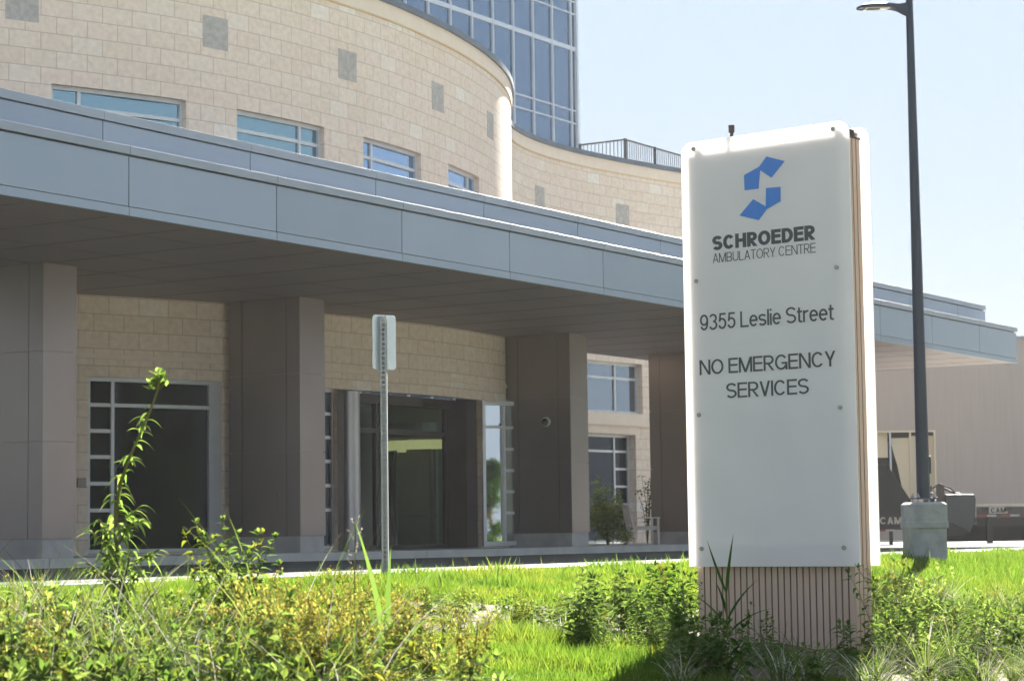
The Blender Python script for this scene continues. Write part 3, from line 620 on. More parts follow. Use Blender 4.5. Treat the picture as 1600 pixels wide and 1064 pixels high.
    if c == '5': W = .56; r = W/2-e; return W, [S((.10, 1-e), (W-.04, 1-e)), ('q', [(.10, 1-w), (.10+w*.9, 1-w), (.07+w*.85, .46), (.07-.02, .46)]), ('s', arc_(W/2, e+.29, r, .29, 148, -158, 24))]
    if c == 'e': W = .55; return W, [('s', [(w*.8, x*.52), (W-e, x*.52)]+arc_(W/2, x/2, W/2-e, x/2-e, 8, 318, 26))]
    if c == 'l': return w, [S((e, 0), (e, 1))]
    if c == 'i': return w, [S((e, 0), (e, x)), S((e, 1-w*1.05), (e, 1))]
    if c == 't': W = .33; return W, [('s', [(W*.42, .93), (W*.42, .19)]+arc_(W*.42+.11, .13+e*.6, .11, .13-e*.4, 180, 270, 8)+[(W, e)]), S((0, x-e), (W*.42-e, x-e)), S((W*.42+e, x-e), (W, x-e))]
    if c == 'r': W = .35; return W, [S((e, 0), (e, x)), ('s', arc_(e+.23, x-e-.20, .23, .20, 172, 82, 10)+[(W, x-e)])]
    return .3, []
def lettering(txt, s0, s1, z0, h, tilt=0, wt=.125, gap=.10, mt='letter', depth=.002, O=None, ax=None, nrm=None, par=None, name='lettering'):
    O = Vector(O); ax = Vector(ax); nrm = Vector(nrm); adv = 0; lay = []
    for c in txt:
        wd, g = glyph(c, wt); lay.append((adv, g)); adv += wd+gap
    k = (s1-s0)/(adv-gap); mb = MB()
    for j, (a, g) in enumerate(lay):
        for q, (kind, p) in enumerate(g):
            dd = depth+.00025*q
            def at(v, dz): return O+ax*(s0+(a+v[0])*k)+Vector((0, 0, z0+v[1]*h+tilt*(a+v[0])*k))+nrm*dz
            if kind == 'q': A, B = [p[0], p[3]], [p[1], p[2]]
            else: A, B = stroke_poly(p, wt)
            n = len(A); vs = [at(v, dd) for v in A]+[at(v, dd) for v in B]+[at(v, 0) for v in A]+[at(v, 0) for v in B]
            fs = [(i, i+1, n+i+1, n+i) for i in range(n-1)]+[(2*n+i, i, i+1, 2*n+i+1)[::-1] for i in range(n-1)]+[(n+i, 3*n+i, 3*n+i+1, n+i+1)[::-1] for i in range(n-1)]+[(0, n, 3*n, 2*n), (n-1, 2*n-1, 4*n-1, 3*n-1)[::-1]]
            mb.add(vs, fs)
    return mb.build(name, M[mt], par, fix=True)
FO = SO-SB*.0525
KW = dict(O=FO, ax=SA, nrm=-SB, par=fp)
T_ = [lettering('SCHROEDER', .219, 1.09, 2.047, .105, wt=.225, gap=.055, **KW), lettering('AMBULATORY CENTRE', .22, 1.092, 1.955, .069, wt=.085, gap=.09, **KW),
      lettering('9355 Leslie Street', .096, 1.225, 1.468, .116, wt=.115, gap=.06, **KW), lettering('NO EMERGENCY', .084, 1.231, 1.143, .109, wt=.122, gap=.06, **KW), lettering('SERVICES', .313, 1.008, .962, .109, wt=.122, gap=.06, **KW)]
for nme, poly in dict(a=[(.702, 2.685), (.853, 2.634), (.739, 2.527), (.626, 2.606)], b=[(.507, 2.571), (.648, 2.622), (.627, 2.46), (.51, 2.461)], c=[(.692, 2.457), (.813, 2.452), (.81, 2.349), (.684, 2.300)], e=[(.461, 2.281), (.581, 2.388), (.702, 2.314), (.624, 2.232)]).items():
    mb = MB(); mb.prism([sp(s, -.0525, z) for s, z in poly], tuple(-SB*(.003 if nme in 'ac' else .0036))); o = mb.build('emblem_piece', M['logo'], fp); T_.append(o)
for o in S_: o.matrix_parent_inverse = sinv

# ---------------------------------------------------------------- road sign seen from behind
px_, py_ = -1.335, 23.0; g0 = -.42
rs = empty('road_sign', (px_, py_, g0), R(-4), 'small blank backed metal sign plate on a perforated steel post at the kerb', 'sign')
mb = MB(); hw = .033; zs_ = [0, ]; z = .0
mb.box((-hw, -hw, 0), (-hw+.004, hw, 2.70)); mb.box((hw-.004, -hw, 0), (hw, hw, 2.70)); mb.box((-hw+.004, hw-.004, 0), (hw-.004, hw, 2.70))
# perforated front: two edge strips and the webs between the holes
mb.box((-hw+.004, -hw, 0), (-.013, -hw+.004, 2.70)); mb.box((.013, -hw, 0), (hw-.004, -hw+.004, 2.70))
z = .02
while z < 2.68: mb.box((-.013, -hw, z), (.013, -hw+.004, z+.024)); z += .05
mb.build('perforated_post', M['steel'], rs)
def rrect(w_, h_, r): return [(sx*(w_-r)+r*math.cos(R(a)), sz*(h_-r)+r*math.sin(R(a))) for sx, sz, a0 in ((1, 1, 0), (-1, 1, 90), (-1, -1, 180), (1, -1, 270)) for a in range(a0, a0+91, 15)]
a = R(-33); ca, sa = math.cos(a), math.sin(a)
mb = MB(); mb.prism([(x*ca, hw+.02-x*sa*1.0, 2.43+zv) for x, zv in rrect(.135, .285, .035)], (sa*.004, ca*.004, 0)); mb.build('plate', M['plate'], rs, bevel=.001)
mb = MB()
for zv in (2.24, 2.62): mb.tube([(0, -hw-.008, zv), (0, hw+.03, zv)], .008, 8)
mb.build('bolts', M['steel'], rs)
mb = MB(); mb.box((-.04, -.04, -.12), (.04, .04, .09)); mb.build('post_sleeve', M['steel'], rs)

# ---------------------------------------------------------------- street lamp
lx, ly = 6.07, 33.0; lg = ground(lx, ly)-.05
sl_ = empty('street_lamp', (lx, ly, lg), R(8), 'tall dark blue black street lamp on a square cast concrete base', 'street lamp')
mb = MB(); hb = .27; zt = .40-lg
for z0, z1, h0, h1 in ((-.2, zt-.40, hb, hb), (zt-.40, zt-.375, hb, hb+.022), (zt-.375, zt-.30, hb+.022, hb+.022), (zt-.30, zt-.28, hb+.022, hb+.012), (zt-.28, zt-.035, hb+.012, hb+.012), (zt-.035, zt, hb+.012, hb-.03)):
    def ring8(h, z, c=.055): return [(h, -h+c, z), (h, h-c, z), (h-c, h, z), (-h+c, h, z), (-h, h-c, z), (-h, -h+c, z), (-h+c, -h, z), (h-c, -h, z)]
    A, Bq = ring8(h0, z0), ring8(h1, z1); mb.add(A+Bq, [(i, (i+1) % 8, 8+(i+1) % 8, 8+i) for i in range(8)]+([tuple(range(8, 16))] if z1 == zt else []))
mb.build('concrete_base', M['blockconc'], sl_, fix=True)
mb = MB(); mb.obox((0, 0, zt), (1, 0), (0, 1), (-.16, -.16, .045), (.16, .16, .07)); mb.build('base_plate', M['pole'], sl_, bevel=.004)
for sx in (-1, 1):
    for sy in (-1, 1):
        mb = MB(); mb.tube([(sx*.125, sy*.125, zt), (sx*.125, sy*.125, zt+.13)], .012, 8); mb.tube([(sx*.125, sy*.125, zt+.071), (sx*.125, sy*.125, zt+.1)], .026, 6); mb.build('anchor_bolt', M['steel'], sl_)
mb = MB(); mb.tube([(0, 0, zt+.07), (0, 0, zt+.09), (0, 0, 8.3-lg)], [.1, .1, .052], 24); mb.build('pole', M['pole'], sl_, smooth=True)
mb = MB(); mb.obox((0, 0, zt), (1, 0), (0, 1), (.075, -.05, .42), (.115, .05, .68)); mb.build('handhole_cover', M['pole'], sl_, bevel=.008)
# head: a tapering shell reaching left from the pole
hz = 7.84-lg; hd = MB(); prof = [(0, .05, .10, -.13), (.08, .055, .07, -.10), (.18, .06, .055, -.045), (.28, .10, .06, -.015), (.42, .145, .065, -.012), (.6, .155, .055, -.02), (.74, .125, .03, -.03), (.81, .06, .0, -.03), (.825, .02, -.01, -.025)]
b = []
for x, wy, zt_, zb_ in prof: b += [(-x, -wy, zb_), (-x, -wy*.95, zt_*.5+zb_*.5), (-x, -wy*.55, zt_), (-x, wy*.55, zt_), (-x, wy*.95, zt_*.5+zb_*.5), (-x, wy, zb_)]
hd.add([(x, y, z+hz) for x, y, z in b], [(i*6+j, i*6+(j+1) % 6, i*6+6+(j+1) % 6, i*6+6+j) for i in range(len(prof)-1) for j in range(6)]+[tuple(range(6)), tuple(range((len(prof)-1)*6, len(prof)*6))[::-1]])
head = hd.build('lamp_head', M['pole'], sl_, smooth=True)
mb = MB(); mb.prism([(-.33, -.085, hz-.021), (-.70, -.1, hz-.036), (-.70, .1, hz-.036), (-.33, .085, hz-.021)], (0, 0, .012)); mb.build('lens', M['lens'], head)
mb = MB(); mb.prism([(-.47, -.05, hz-.033), (-.66, -.055, hz-.041), (-.66, .055, hz-.041), (-.47, .05, hz-.033)], (0, 0, .006)); mb.build('led_plate', M['pole'], head)
# a matching lamp standing in front of the wing is only seen mirrored in its window; it is left out

# ---------------------------------------------------------------- garden chair
ch = empty('garden_chair', (2.98, 52.0, ZP), R(14), 'grey bleached slatted garden chair beside the planted corner next to the column', 'chair')
wdm = M['chairwood']
def cb_(name, lo, hi, par=None): mb = MB(); mb.box(lo, hi); return mb.build(name, wdm, par or ch, bevel=.004)
for sy in (-.24, .24):
    cb_('leg', (.29, sy-.025, 0), (.34, sy+.025, .60)); cb_('armrest', (-.30, sy-.035, .602), (.36, sy+.035, .63))
    mb = MB(); mb.prism([(-.30, sy-.025, 0), (-.25, sy-.025, 0), (-.27, sy-.025, .42), (-.36, sy-.025, .88), (-.41, sy-.025, .88), (-.32, sy-.025, .42)], (0, .05, 0)); mb.build('leg', wdm, ch)
mb = MB()
for i in range(6): mb.box((-.27+i*.1, -.26, .40), (-.18+i*.1, .26, .425))
mb.box((-.25, -.213, .33), (.288, -.19, .399)); mb.box((-.25, .19, .33), (.288, .213, .399)); mb.box((.3, -.213, .33), (.33, .213, .399)); mb.build('seat', wdm, ch)
mb = MB()
for y in np.linspace(-.18, .18, 6): mb.prism([(-.31, y-.022, .46), (-.295, y-.022, .46), (-.365, y-.022, .84), (-.38, y-.022, .84)], (0, .044, 0))
mb.prism([(-.40, -.213, .84), (-.36, -.213, .84), (-.37, -.213, .9), (-.41, -.213, .9)], (0, .426, 0)); mb.build('backrest', wdm, ch)

# ---------------------------------------------------------------- trailers on the forecourt
def tbx(root, name, lo, hi, mt, par=None, bev=0): mb = MB(); mb.box(lo, hi); return mb.build(name, M[mt], par or root, bevel=bev)
def wheel(root, x, y):
    mb = MB(); n = 28
    b = []; pr = [(.13, -.11), (.33, -.12), (.38, -.08), (.385, 0), (.38, .08), (.33, .12), (.13, .11)]
    for r_, yy in pr: b += [(x+r_*math.cos(2*math.pi*i/n), y+yy, .385+r_*math.sin(2*math.pi*i/n)) for i in range(n)]
    mb.add(b, [(j*n+i, j*n+(i+1) % n, (j+1)*n+(i+1) % n, (j+1)*n+i) for j in range(len(pr)-1) for i in range(n)]); t = mb.build('wheel', M['rubber'], root, smooth=True)
    mb = MB(); mb.tube([(x, y-.1, .385), (x, y+.1, .385)], .2, 16); mb.build('rim', M['toolbox'], t)
def tape(root, x0, x1, y, z, n):
    for i in range(n):
        a = x0+(x1-x0)*i/n; b = a+(x1-x0)/n*.8
        mb = MB(); mb.box((a, y-.004, z), ((a+b)/2, y, z+.05)); mb.build('reflector', M['red'], root); mb = MB(); mb.box(((a+b)/2, y-.004, z), (b, y, z+.05)); mb.build('reflector', M['white'], root)
tA = empty('equipment_trailer', (8.6, 60.0, ZR), 0, 'black equipment trailer with sloping folded ramp half hidden behind the sign', 'trailer')
tbx(tA, 'deck', (-3.2, 0, .62), (1.86, 2.1, .86), 'black'); tbx(tA, 'side_rail', (-3.2, -.05, .40), (1.84, -.001, .90), 'black')
mb = MB(); mb.prism([(-.6, .05, .861), (2.14, .05, .861), (2.14, .05, 1.12), (1.5, .05, 2.12), (-.6, .05, 2.12)], (0, .12, 0)); mb.prism([(-.6, 1.93, .861), (2.14, 1.93, .861), (2.14, 1.93, 1.12), (1.5, 1.93, 2.12), (-.6, 1.93, 2.12)], (0, .12, 0)); mb.prism([(1.5, .171, 2.05), (2.14, .171, 1.05), (2.14, .171, 1.12), (1.5, .171, 2.12)], (0, 1.758, 0)); mb.build('ramp', M['black'], tA)
wheel(tA, -1.2, .25); wheel(tA, -.3, .25); tape(tA, -2.6, 1.75, -.051, .36, 7)
for x in (.8, 1.5): tbx(tA, 'jack_leg', (x, .1, 0), (x+.1, .2, .61), 'black')
M['tape_text'] = mat('grey white decal', (.33, .31, .28), .6)
lettering('CAM', .9+.33, 1.82, .55, .19, wt=.2, mt='tape_text', O=Vector((0, -.0515, 0)), ax=Vector((1, 0, 0)), nrm=Vector((0, -1, 0)), par=tA)
lettering('CAM', -.9, -.3, .55, .19, wt=.2, mt='tape_text', O=Vector((0, -.0515, 0)), ax=Vector((1, 0, 0)), nrm=Vector((0, -1, 0)), par=tA)
tB = empty('flatbed_trailer', (11.4, 60.2, ZR), 0, 'dark flatbed trailer with pale timber deck and charcoal toolbox beside the lamp base', 'trailer')
tbx(tB, 'headboard_post', (.02, .05, .0), (.25, .25, 1.6), 'darkmetal'); tbx(tB, 'headboard_post', (.02, 1.85, .0), (.25, 2.05, 1.6), 'darkmetal')
mb = MB(); mb.prism([(.255, .0, .62), (.9, .0, .30), (1.05, .0, .62), (1.08, .0, 1.2), (1.04, .0, 1.33), (.255, .0, 1.33)], (0, 1.9, 0)); mb.build('toolbox', M['toolbox'], tB, bevel=.02)
mb = MB(); mb.prism([(.27, -.004, .22), (.75, -.004, .22), (.88, -.004, .33), (.27, -.004, .6)], (0, 1.8, 0)); mb.build('gooseneck', M['black'], tB)
mb = MB(); mb.tube([(.0, .1, 1.35), (-.06, .1, 1.5), (.13, .1, 1.62), (.42, .1, 1.5), (.55, .1, 1.38)], .022, 8); mb.tube([(.3, .35, 1.5), (.6, .35, 1.36), (.75, .4, 1.35)], .03, 8); mb.tube([(-.35, .3, 1.33), (-.2, .3, 1.42), (0, .3, 1.35)], .025, 8); mb.build('chain', M['black'], tB, smooth=True)
tbx(tB, 'deck', (1.09, .03, .98), (6.2, 2.2, 1.06), 'wood'); tbx(tB, 'side_rail', (1.09, -.03, .70), (6.2, .029, .979), 'darkmetal'); tbx(tB, 'chassis', (1.2, .4, .45), (6.0, 1.8, .70), 'black')
for x in np.arange(1.25, 6, .62): tbx(tB, 'stake_pocket', (x, -.075, .86), (x+.16, -.031, .978), 'black')
tape(tB, 1.12, 6.1, -.031, .72, 8); wheel(tB, 3.6, .3); wheel(tB, 4.55, .3); tbx(tB, 'jack_leg', (1.4, .15, 0), (1.55, .3, .69), 'black'); tbx(tB, 'underbody_skirt', (.3, .45, .05), (2.9, .5, .5), 'rubber')
mb = MB(); mb.box((1.42, -.035, .80), (1.92, -.031, .975)); mb.build('decal', M['tape_text'], tB); lettering('CAM', 1.47, 1.87, .82, .13, wt=.2, mt='black', O=Vector((0, -.0355, 0)), ax=Vector((1, 0, 0)), nrm=Vector((0, -1, 0)), par=tB)

# ---------------------------------------------------------------- planting
M['g_fresh'] = leaf_mat('fresh green leaf', (.05, .09, .026), (.085, .135, .042), (.16, .195, .08))
M['g_deep'] = leaf_mat('deep green leaf', (.022, .05, .014), (.04, .08, .02), (.075, .12, .028), .3)
M['g_grass'] = leaf_mat('long grass blade', (.045, .08, .022), (.085, .12, .035), (.15, .165, .075))
M['g_straw'] = leaf_mat('dry straw blade', (.30, .28, .21), (.40, .38, .32), (.52, .50, .45), .25, through=(1, 1, 1))
M['g_gold'] = leaf_mat('faded yellow brown plume', (.16, .12, .04), (.21, .18, .06), (.25, .25, .10), .4)
M['g_yellow'] = leaf_mat('yellow green leaf', (.08, .11, .018), (.13, .155, .028), (.20, .19, .045))
M['g_stem'] = leaf_mat('weed stem', (.07, .09, .025), (.11, .11, .04), (.15, .11, .06), .1)
M['g_lawn'] = leaf_mat('lawn blade', (.055, .10, .016), (.08, .14, .022), (.125, .165, .038), .42, .6)
M['g_red'] = leaf_mat('rust red seed head', (.18, .04, .028), (.26, .06, .045), (.22, .09, .06), .2)
M['g_brown'] = leaf_mat('brown seed stalk', (.08, .045, .022), (.12, .07, .035), (.16, .10, .055), .1)
M['g_bright'] = leaf_mat('light green leaf', (.075, .125, .035), (.12, .175, .055), (.20, .235, .10), .5)
M['g_pale'] = leaf_mat('pale glint tinted leaf', (.14, .17, .09), (.20, .23, .14), (.30, .32, .24), .3)  # whitish flowers and leaf glints are put into this pale leaf colour
M['g_shrub_sun'] = leaf_mat('sun tinted shrub leaf', (.15, .21, .05), (.22, .28, .075), (.30, .34, .12))  # sunlight that does not reach these shrubs is put into the leaf colour
def patchy(mt):
    mx = [n for n in mt.node_tree.nodes if n.type == 'VALTORGB'][0]; src = mx.outputs[0]; tc = N(mt, 'ShaderNodeTexCoord'); nz = N(mt, 'ShaderNodeTexNoise'); nz.inputs['Scale'].default_value = .9; nz.inputs['Detail'].default_value = 5; L(mt, tc.outputs['Object'], nz.inputs['Vector'])
    r = ramp(mt, [(.3, (.70, .78, .9)), (.5, (1, 1, 1)), (.68, (1.5, 1.12, 1.3))]); L(mt, nz.outputs[0], r.inputs[0]); mu = N(mt, 'ShaderNodeMix', data_type='RGBA', blend_type='MULTIPLY'); mu.inputs[0].default_value = 1
    tg = [l.to_socket for l in src.links]; L(mt, src, mu.inputs[6]); L(mt, r.outputs[0], mu.inputs[7])
    for t in tg: L(mt, mu.outputs[2], t)
patchy(M['g_lawn'])
M['soil'] = noisy('bark mulch and soil', (.05, .038, .028), (.17, .135, .105), 7, .95, bump=.6, bscale=40, spec=.1)
rnd = random.Random(11); U = rnd.uniform
def leaf(mb, p, az, el, Ln, W, droop=.4, fold=.25, k=4, pw=.8):
    d = Vector((math.cos(az)*math.cos(el), math.sin(az)*math.cos(el), math.sin(el))); sd = Vector((-math.sin(az), math.cos(az), 0)); p = Vector(p)
    b = []; tw = U(-.35, .35)
    for i in range(k+1):
        s = i/k; c = p+d*(Ln*s)+Vector((0, 0, -droop*Ln*s*s)); w_ = W*.5*max(.04, math.sin(math.pi*min(1, s**pw*.97+.03)))
        sv = sd*math.cos(tw)+Vector((0, 0, math.sin(tw)))
        b += [c+sv*w_+Vector((0, 0, fold*w_)), c, c-sv*w_+Vector((0, 0, fold*w_))]
    mb.add(b, [f for i in range(k) for f in ((i*3, i*3+1, i*3+4, i*3+3), (i*3+1, i*3+2, i*3+5, i*3+4))])
def blade(mb, p, az, lean, Ln, W, curve, k=5, fa=None):
    p = Vector(p); h = Vector((math.cos(az), math.sin(az), 0)); fa = az+U(-.9, .9)+math.pi/2 if fa is None else fa; sd = Vector((math.cos(fa), math.sin(fa), 0)); b = []; c = p.copy(); an = lean
    for i in range(k+1):
        s = i/k; w_ = W*.5*(1-s**2.2)*(.55+.45*min(1, s*4))+.0004; b += [c+sd*w_, c-sd*w_]; c = c+(h*math.sin(an)+Vector((0, 0, math.cos(an))))*(Ln/k); an += curve/k
    mb.add(b, [(i*2, i*2+1, i*2+3, i*2+2) for i in range(k)])
def stemline(h, bend, k=8):
    az = U(0, 6.28); return [Vector((math.cos(az)*bend*h*(i/k)**2+U(-.004, .004), math.sin(az)*bend*h*(i/k)**2+U(-.004, .004), h*i/k)) for i in range(k+1)]
def along(line, s):
    x = s*(len(line)-1); i = min(int(x), len(line)-2); return line[i].lerp(line[i+1], x-i)
def fin(root, **parts):
    for nme, (mb, mt) in parts.items():
        if mb.f: mb.build(nme, M[mt], root, fix=False, smooth=False)
    return root
def make_tuft(n, Ln, W, dry, sp, mt='g_grass', cv=(.6, 2.8)):
    r = empty('grass_tuft'); g, dr = MB(), MB()
    for i in range(n):
        a = U(0, 6.28); rr_ = sp*math.sqrt(U(0, 1)); q = (rr_*math.cos(a), rr_*math.sin(a), -.03); aa = a+U(-.7, .7)
        l = Ln*U(.5, 1.08); blade(dr if U(0, 1) < dry else g, q, aa, U(.02, .5), l, W*U(.6, 1.3), U(*cv), 7)
    return fin(r, blades=(g, mt), dry_blades=(dr, 'g_straw'))
def make_goldenrod(h, nl):
    r = empty('goldenrod'); st, lf = MB(), MB(); heads = []
    for q in range(rnd.choice((2, 3, 3))):
        hh = h*U(.75, 1.05); ln = [v+Vector((U(-.001, .001)+q*.05*math.cos(q*2.1), q*.05*math.sin(q*2.1), -.02)) for v in stemline(hh, U(.05, .22))]
        fl = MB(); heads.append(fl); st.tube(ln, [.0045-.0003*i for i in range(9)], 5, False)
        for i in range(nl):
            s = U(.12, .93); leaf(lf, along(ln, s), U(0, 6.28), U(.1, .9), U(.10, .20)*(1.15-.5*s), U(.025, .045), U(.3, 1.0))
        fl.tube([along(ln, .64+.06*i) for i in range(7)], .0035, 4, False)
        for j in range(9):
            s = U(.66, 1); a = U(0, 6.28); p = along(ln, s); tip = p+Vector((math.cos(a)*.13*(1.25-s)*2.2, math.sin(a)*.13*(1.25-s)*2.2, .05+.04*U(0, 1))); fl.tube([p, tip], .0018, 3, False)
            for m_ in range(10):
                v = p.lerp(tip, U(.25, 1.05))+Vector((U(-.02, .02), U(-.02, .02), U(-.01, .03))); leaf(fl, v, U(0, 6.28), U(.2, 1.4), U(.016, .036), U(.01, .018), .2, k=2)
    for fl in heads: fl.build('flower_head', M['g_gold'], r, fix=False)
    return fin(r, stem=(st, 'g_stem'), leaves=(lf, rnd.choice(('g_yellow', 'g_grass', 'g_fresh'))))
def make_broadleaf(h, nst, nl, Ll, Wl, mt, sp=.12, top=None, lo=.6):
    r = empty('broadleaf_weed'); st, lf = MB(), MB()
    for q in range(nst):
        a = U(0, 6.28); rr_ = sp*math.sqrt(U(0, 1)); hh = h*U(lo, 1.05); ln = [v+Vector((rr_*math.cos(a), rr_*math.sin(a), -.02)) for v in stemline(hh, U(.05, .35))]; st.tube(ln, [.005-.0004*i for i in range(9)], 5, False)
        for i in range(nl):
            s = (i+U(.2, .9))/nl*.9+.1; sz = (1.2-.65*s)*U(.7, 1.2); leaf(lf, along(ln, s), i*2.4+U(-.5, .5), U(-.1, .7), Ll*sz, Wl*sz, U(.1, .75), U(.1, .4), pw=.7)
        for i in range(5): leaf(lf, ln[-1], U(0, 6.28), U(.5, 1.4), Ll*.4, Wl*.35, .1)
        if top and q < 3:
            fl = MB()
            for i in range(34): leaf(fl, ln[-1]+Vector((U(-.02, .02), U(-.02, .02), U(-.02, .10))), U(0, 6.28), U(.2, 1.3), .022, .016, .2, k=2)
            fl.build('flower_head', M[top], r, fix=False)
    return fin(r, stem=(st, 'g_stem'), leaves=(lf, mt))
def make_reed(n, Ln, W, mt='g_fresh', lean=(.05, .5)):
    r = empty('broad_bladed_reed'); st, g = MB(), MB(); ln = stemline(Ln*.55, .06); st.tube(ln, [.006]*5+[.005]*4, 6, False)
    for i in range(n): blade(g, along(ln, U(.1, .95)), i*2.4+U(-.6, .6), U(*lean), Ln*U(.45, .85), W*U(.7, 1.2), U(.1, .9), 6)
    return fin(r, stem=(st, 'g_stem'), blades=(g, mt))
def make_seedgrass(h, n, mt='g_straw'):
    r = empty('seed_head_grass'); st, fl, g = MB(), MB(), MB()
    ln = stemline(h, .1); st.tube(ln, .0025, 4, False)
    for i in range(n):
        s = U(.72, 1); p = along(ln, s); a = U(0, 6.28); l = .09*(1.3-s); tip = p+Vector((math.cos(a)*l, math.sin(a)*l, .04)); st.tube([p, tip], .0008, 3, False)
        for j in range(9): leaf(fl, p.lerp(tip, U(.3, 1)), a+U(-.6, .6), U(.2, 1.2), .016, .006, .1, k=2)
    for i in range(5): blade(g, along(ln, U(0, .5)), U(0, 6.28), U(.2, .6), h*U(.3, .5), .009, U(.3, 1.2))
    return fin(r, stem=(st, 'g_stem'), seed_head=(fl, mt), blades=(g, 'g_grass'))
PL = {}
def XY(px, Y, py=950): return ((px-800-.013*(py-532)*1.0)/3470*Y*1.0, Y)
def topz(px, py, Y): return (835-(py+.013*(px-800)))/3470*Y
def place(o, px, Y, h=None, sc=1, rz=None, label=None, cat=None, group=None, base_h=1.0, dz=0):
    x, y = XY(px, Y); o.location = (x, y, ground(x, y)-.01+dz); o.rotation_euler = (U(-.06, .06), U(-.06, .06), U(0, 6.28) if rz is None else rz)
    k = (h/base_h if h else 1)*sc; o.scale = (k*U(.92, 1.1), k*U(.92, 1.1), k); return tag(o, label, cat, group)
used = set()
def take(protos):
    o = rnd.choice(protos)
    if o.name not in used: used.add(o.name); return o
    return copy_tree(o)
def hgt(px, py, Y):
    x, y = XY(px, Y); return topz(px, py, Y)-ground(x, y)
TUFT = [make_tuft(130, 1.2, .010, .25, d_) for d_ in (.01, .02, .05)]+[make_tuft(110, 1.25, .009, .5, d_) for d_ in (.02, .04)]
GOLD = [make_goldenrod(1.0, 34) for _ in range(5)]
BROAD = [make_broadleaf(1.0, 11, 14, .36, .18, 'g_fresh', .5) for _ in range(3)]+[make_broadleaf(1.0, 9, 12, .34, .25, 'g_fresh', .5), make_broadleaf(1.0, 9, 14, .40, .12, 'g_grass', .45), make_broadleaf(1.0, 9, 13, .32, .13, 'g_pale', .4)]
DEEP = [make_broadleaf(1.0, 8, 14, .30, .14, m_, .25) for m_ in ('g_deep', 'g_fresh', 'g_fresh')]
LOWW = [make_broadleaf(1.0, 9, 10, .34, .16, m_, .45) for m_ in ('g_fresh', 'g_bright', 'g_yellow', 'g_grass')]
LT = [make_tuft(90, 1.0, .02, .25, .2) for _ in range(2)]
LEAFY = [make_broadleaf(1.0, 9, 20, .17, .065, m_, .3) for m_ in ('g_fresh', 'g_bright', 'g_fresh', 'g_bright')]
DRY = [make_tuft(230, 1.1, .0055, .4, .65, cv=(1.8, 3.6)) for _ in range(3)]
gl = 'arching green grass tuft in the wild planting at the left foreground'
for i in range(66):
    px = U(-70, 350) if i > 12 else U(350, 560); Y = U(7.8, 14.0); py = U(880, 985)+(Y < 10)*U(0, 60); h = max(.25, min(.8, hgt(px, py, Y))); place(take(TUFT), px, Y, h*1.2, label=gl, cat='grass', group='green grass tufts in the left foreground')
for i in range(26):
    px = U(120, 480); Y = U(7.6, 10.5); py = U(950, 1040); h = max(.2, min(.6, hgt(px, py, Y))); place(take(DRY), px, Y, h*1.0, label='drooping grass tuft with many whitish dry blades at the lower left', cat='grass', group='whitish dry grass tufts at the lower left')
for i in range(80):
    px = U(-60, 420) if i > 16 else U(380, 740); Y = U(7.6, 13.4); py = U(885, 1000) if px < 420 else U(940, 1030); h = max(.2, min(.75, hgt(px, py, Y))); place(take(LEAFY), px, Y, h, label='mid green leafy weed among grass in the left foreground planting', cat='weed', group='leafy green weeds in the left foreground')
for i in range(74):
    px = U(410, 755) if i > 22 else U(-20, 420); Y = U(8, 12.5); py = U(895, 990) if px < 640 else U(930, 1010); h = max(.25, min(.8, hgt(px, py, Y))); place(take(GOLD), px, Y, h, label='thin yellowing weed with a brownish flower plume before the lawn', cat='weed', group='yellowing plumed weeds in the foreground')
for i in range(40):
    px = U(-40, 440) if i > 9 else U(440, 740); Y = U(7.5, 11.0); py = U(975, 1060); h = max(.15, min(.5, hgt(px, py, Y))); place(take(LOWW), px, Y, h, label='low leafy weed filling the wild planting at the lower left', cat='weed', group='low leafy weeds at the lower left')
for i in range(50):
    px = U(1345, 1660); Y = U(12.5, 25 if px < 1470 else 20); x, y = XY(px, Y); h = U(.12, .36); place(take(BROAD if i % 2 else LEAFY), px, Y, h, label='bright green broadleaf weed in the bed right of the pylon sign', cat='weed', group='broadleaf weeds right of the pylon sign')
for i in range(30):
    px = U(1368, 1470) if i < 13 else U(1470, 1640); Y = U(14, 18.5); h = max(.25, min(.75, hgt(px, U(868, 940) if px < 1470 else U(905, 1000), Y))); place(take(LEAFY+GOLD[:2]), px, Y, h, label='taller leafy weed standing above the low bed right of the slatted sign base', cat='weed', group='taller weeds beside the sign base')
for i in range(40):
    px = U(1345, 1660); Y = U(12, 22); h = U(.2, .42); place(take(TUFT+LT), px, Y, h*1.2, label='sunlit grass tuft among broadleaf weeds right of the pylon sign', cat='grass', group='grass tufts right of the pylon sign')
for i in range(22):
    px = U(905, 1105); Y = U(14.6, 18); h = max(.25, min(.75, hgt(px, U(872, 975), Y))); place(take(DEEP if i % 3 == 0 else LEAFY+LEAFY[2:3]), px, Y, h, label='green leafy weed in the shady bed left of the pylon sign', cat='weed', group='dark leafy weeds left of the pylon sign')
for i in range(46):
    px = U(660, 960); Y = U(16.2, 19.3); h = U(.07, .24); place(take(LOWW), px, Y, h, label='small low weed in the mulch strip across the lawn', cat='weed', group='small weeds in the mulch strip')
for i in range(18):
    px = U(660, 1090); Y = U(15.8, 19); h = U(.12, .35); place(take(LT), px, Y, h, label='small grass tuft in the mulch strip across the lawn', cat='grass', group='grass tufts in the mulch strip')
for i in range(28):
    px = U(1060, 1380); Y = U(12.6, 15.0); h = max(.1, min(.36, hgt(px, U(925, 1030), Y))); place(take(DEEP+LEAFY[2:3] if i % 3 == 0 else LT), px, Y, h*1.1, label='shaded weed in front of the slatted sign base', cat='weed', group='shaded weeds before the sign base')
